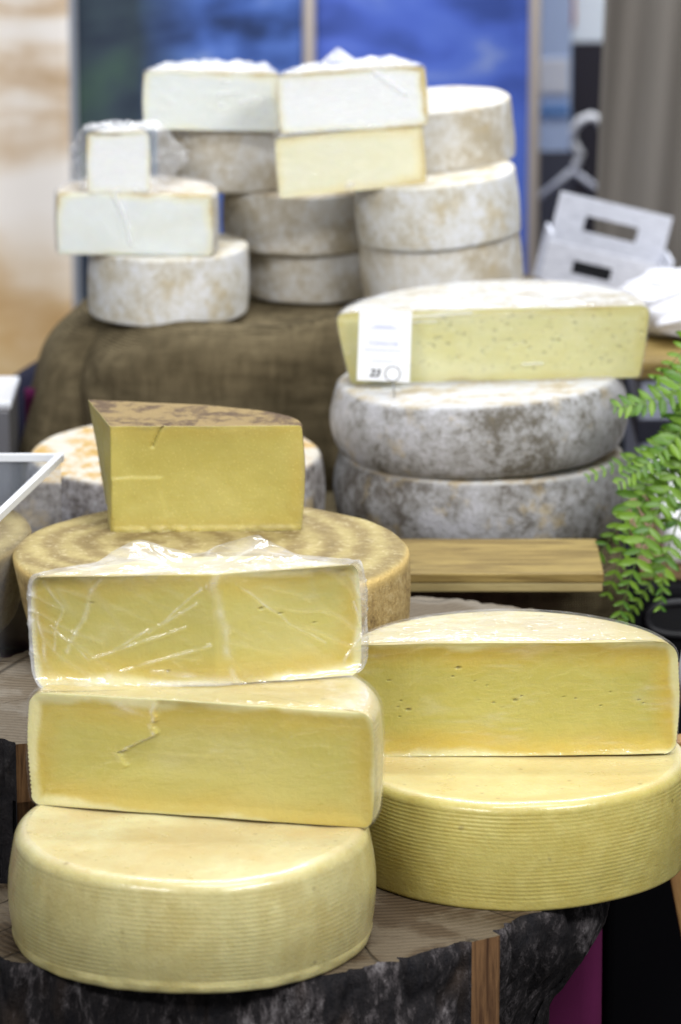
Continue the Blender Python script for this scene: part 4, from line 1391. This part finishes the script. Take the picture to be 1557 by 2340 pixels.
def holed(name, x0, x1, z0, z1, hx0, hx1, hz0, hz1, th, loc, parent, mat):
    xs, zs = [x0, hx0, hx1, x1], [z0, hz0, hz1, z1]
    for i in range(3):
        pass
    V = []
    for y in (0, th):
        for z in zs:
            for x in xs:
                V.append((x, y, z))
    F = []
    for i in range(3):
        for j in range(3):
            if i == 1 and j == 1:
                continue
            a = i * 4 + j
            F.append((a, a + 1, a + 5, a + 4))
            F.append(tuple(k + 16 for k in (a + 4, a + 5, a + 1, a)))
    for a, b in [(0, 1), (1, 2), (2, 3), (3, 7), (7, 11), (11, 15), (15, 14), (14, 13), (13, 12), (12, 8), (8, 4), (4, 0), (6, 5), (5, 9), (9, 10), (10, 6)]:
        F.append((b, a, a + 16, b + 16))
    return mesh(name, V, F, mat, parent, smooth=False, loc=loc)


holed('back_panel', -0.066, 0.070, 0.0, 0.140, -0.030, 0.034, 0.100, 0.119, 0.004, (0, 0.09, 0), ca, cm)
holed('front_panel', -0.074, 0.074, 0.0, 0.092, -0.040, 0.006, 0.060, 0.076, 0.004, (0, 0, 0), ca, cm)
box('shade_filler', (-0.066, 0.012, 0.0045), (0.066, 0.082, 0.076), M['blackdeep'], ca, 0.006)  # black block added so the hand holes look dark with inner shadow
box('side_panel', (-0.074, 0.0045, 0.0), (-0.070, 0.0895, 0.10), cm, ca, 0)
box('side_panel', (0.070, 0.0045, 0.0), (0.074, 0.0895, 0.10), cm, ca, 0)
box('carton_floor', (-0.0695, 0.0045, 0.0), (0.0695, 0.0895, 0.004), cm, ca, 0)
sb = empty('stock_shelf', (0.30, 1.72, -0.75), 'black shelf unit behind the sack under the white carton', 'shelf')
box('shelf_body', (-0.13, -0.09, 0.0), (0.14, 0.13, 0.87), M['black'], sb, 0.004)

# ------------------------------------------------------------------ background banners, poles, curtain, hanger
def banner(name, x0, x1, y, z0, z1, mat, label, cat, wave=0.004, k=40):
    o = sheet(name, lambda u, v: (x0 + (x1 - x0) * u, y + wave * math.sin((x0 + (x1 - x0) * u) * k + v * 2), z0 + (z1 - z0) * v), 60, 4, 0.003, mat)
    return tag(o, label, cat)


def banner_mat2(name, stops, gstops, axis, lo, hi, scale, sx, sz, rot, seed, dist=0.8, gm=0.6):
    """printed picture: soft brush strokes over a colour change along one axis of the print"""
    t = NT(name)
    n1 = t.noise(t.coord(scale=(sx, 1, sz), rot=(0, rot, 0), loc=(seed, 0, seed)), scale, 4, 0.55, dist)
    n2 = t.noise(t.coord(loc=(seed, 0, 0)), scale * 2.4, 5, 0.6)
    f = t.math('ADD', t.math('MULTIPLY', n1, 0.75), t.math('MULTIPLY', n2, 0.25))
    sep = t.n('SeparateXYZ')
    t.t.links.new(t.n('TexCoord').outputs['Object'], sep.inputs[0])
    g = t.n('MapRange')
    t.set(g, 0, t.math('ADD', sep.outputs[axis], t.math('MULTIPLY', t.math('SUBTRACT', n2, 0.5), (hi - lo) * .5)))
    g.inputs[1].default_value = lo
    g.inputs[2].default_value = hi
    fac = t.math('SUBTRACT', 1.0, g.outputs[0])
    a_ = t.ramp(f, stops)
    b_ = t.ramp(f, gstops)
    return t.done(t.mix(fac, a_, b_), 0.75, spec=0.2)


beige = banner_mat2('beige_print', [(0.40, (0.48, 0.34, 0.21)), (0.47, (0.60, 0.47, 0.34)), (0.53, (0.74, 0.66, 0.57)), (0.60, (0.80, 0.75, 0.70))],
                    [(0.36, (0.42, 0.24, 0.08)), (0.5, (0.52, 0.33, 0.13)), (0.62, (0.60, 0.44, 0.24))], 2, -0.08, 0.14, 3.4, 1.0, 2.6, 0.55, 1.0)
blueL = banner_mat2('blue_print_dark', [(0.36, (0.028, 0.050, 0.14)), (0.46, (0.06, 0.12, 0.38)), (0.55, (0.10, 0.19, 0.55)), (0.66, (0.26, 0.35, 0.58))],
                    [(0.38, (0.022, 0.030, 0.055)), (0.50, (0.045, 0.065, 0.085)), (0.60, (0.06, 0.105, 0.085)), (0.70, (0.14, 0.16, 0.19))], 0, -0.28, -0.18, 5.0, 1.0, 1.8, -0.7, 4.3)
blueR = banner_mat2('blue_print_bright', [(0.36, (0.05, 0.09, 0.34)), (0.47, (0.085, 0.15, 0.58)), (0.56, (0.11, 0.19, 0.64)), (0.66, (0.28, 0.36, 0.66))],
                    [(0.36, (0.04, 0.07, 0.26)), (0.5, (0.09, 0.15, 0.56)), (0.62, (0.16, 0.24, 0.60))], 0, -0.03, 0.12, 4.0, 1.0, 2.2, -0.8, 9.0)
banner('beige_banner', -1.0, -0.366, 2.52, -0.74, 1.1, beige, 'beige and orange printed banner at the left', 'banner')
banner('blue_banner', -0.362, -0.052, 2.62, -0.74, 1.1, blueL, 'dark blue printed banner with dark grey-green left side, left of the thin pole', 'banner')
banner('blue_banner', -0.034, 0.258, 2.62, -0.74, 1.1, blueR, 'bright blue printed banner between the two poles', 'banner')
tanp = plain('tan_pole', (0.50, 0.43, 0.37), 0.6)
for x, rr, lb in ((-0.0432, 0.0072, 'thin tan pole between the dark and the bright blue banner'), (0.2660, 0.0075, 'thin tan pole at the outer edge of the bright blue banner')):
    o = tube('banner_pole', [(x, 2.60, -0.75), (x, 2.60, 0.3), (x, 2.60, 1.15)], [rr, rr, rr * .95], tanp, None, 16)
    tag(o, lb, 'pole', 'banner poles')
ctn = NT('taupe_curtain')
cc = ctn.mix(ctn.noise(ctn.coord(scale=(1, 1, .2)), 9, 3), (0.165, 0.150, 0.133), (0.215, 0.196, 0.175))
cc = ctn.done(cc, 0.85, ctn.bump(ctn.noise(ctn.coord(), 700, 2), 0.2, 0.0006), spec=0.15)


def curt(u, v):
    z = -0.74 + 1.9 * v
    x = 0.318 + 0.5 * u + 0.022 * (z - 0.1)
    s = u * 0.5 - 0.05 * (z - 0.2)
    return (x, 2.02 + 0.020 * math.sin(s * 75) + 0.010 * math.sin(s * 31 + 1), z)


tag(sheet('curtain', curt, 140, 10, 0.003, cc), 'taupe curtain hanging in folds at the right', 'curtain')
# objects seen in the gap between pole and curtain
wp = empty('poster_stand', (0.300, 2.95, -0.75), 'pale blue and white poster stand in the gap beside the pole', 'poster')
box('board', (-0.02, -0.005, 0.0), (0.034, 0.005, 2.1), plain('poster_pale_blue', (0.52, 0.62, 0.82), 0.6), wp, 0.001)
box('white_patch', (-0.012, -0.0075, 0.97), (0.030, -0.0055, 1.02), M['white'], wp, 0.0005)
box('blue_band', (-0.018, -0.0075, 0.935), (0.032, -0.0055, 0.955), plain('poster_blue', (0.16, 0.30, 0.58), 0.6), wp, 0.0005)
box('grey_foot', (-0.019, -0.0095, 0.0), (0.038, -0.0055, 0.885), plain('poster_grey', (0.07, 0.07, 0.09), 0.7), wp, 0.0005)
bb = empty('white_board', (0.42, 3.25, -0.75), 'bright white board with a red brown figure, left of the curtain', 'board')
box('board', (-0.10, -0.01, 1.0), (0.12, 0.01, 2.2), plain('board_white', (0.85, 0.90, 0.95), 0.5), bb, 0.002)
V, F = rbox((0.0105, 0.004, 0.034), 10, 2.4, lambda v: v + noise.noise_vector(v * 60) * 0.003)
weld(mesh('red_figure', V, F, plain('red_brown', (0.42, 0.14, 0.09), 0.7), bb, loc=(-0.075, -0.0145, 1.05)))
box('lower_panel', (-0.10, -0.01, 0.0), (0.12, 0.01, 0.999), plain('dark_plum', (0.022, 0.018, 0.026), 0.8), bb, 0.002)
hg = empty('coat_hanger', (0.352, 2.80, 0.150), 'white plastic coat hanger with big hook before the dark panel', 'hanger')
hook = [(-0.021, 0, -0.018), (-0.014, 0, -0.004), (-0.010, 0, 0.004), (-0.020, 0, 0.020), (-0.022, 0, 0.038), (-0.012, 0, 0.054), (0.004, 0, 0.060), (0.018, 0, 0.052), (0.022, 0, 0.036)]
tube('hook', hook, [0.004, 0.006, 0.006, 0.006, 0.006, 0.006, 0.0062, 0.0062, 0.005], M['white'], hg, 12)
tube('arm', [(-0.022, 0, -0.018), (0.010, 0, -0.042), (0.06, 0, -0.072), (0.11, 0, -0.092)], 0.0045, plain('hanger_arm', (0.45, 0.46, 0.52), 0.4), hg, 10)
tube('arm', [(-0.022, 0, -0.018), (-0.05, 0, -0.042), (-0.09, 0, -0.072), (-0.13, 0, -0.092)], 0.0045, plain('hanger_arm2', (0.45, 0.46, 0.52), 0.4), hg, 10)
bw = mesh('back_wall', [(-4, 4.2, -0.75), (4, 4.2, -0.75), (4, 4.2, 3.2), (-4, 4.2, 3.2)], [(0, 1, 2, 3)], plain('hall_wall', (0.45, 0.47, 0.52), 0.9), smooth=False)
bw['kind'] = 'structure'
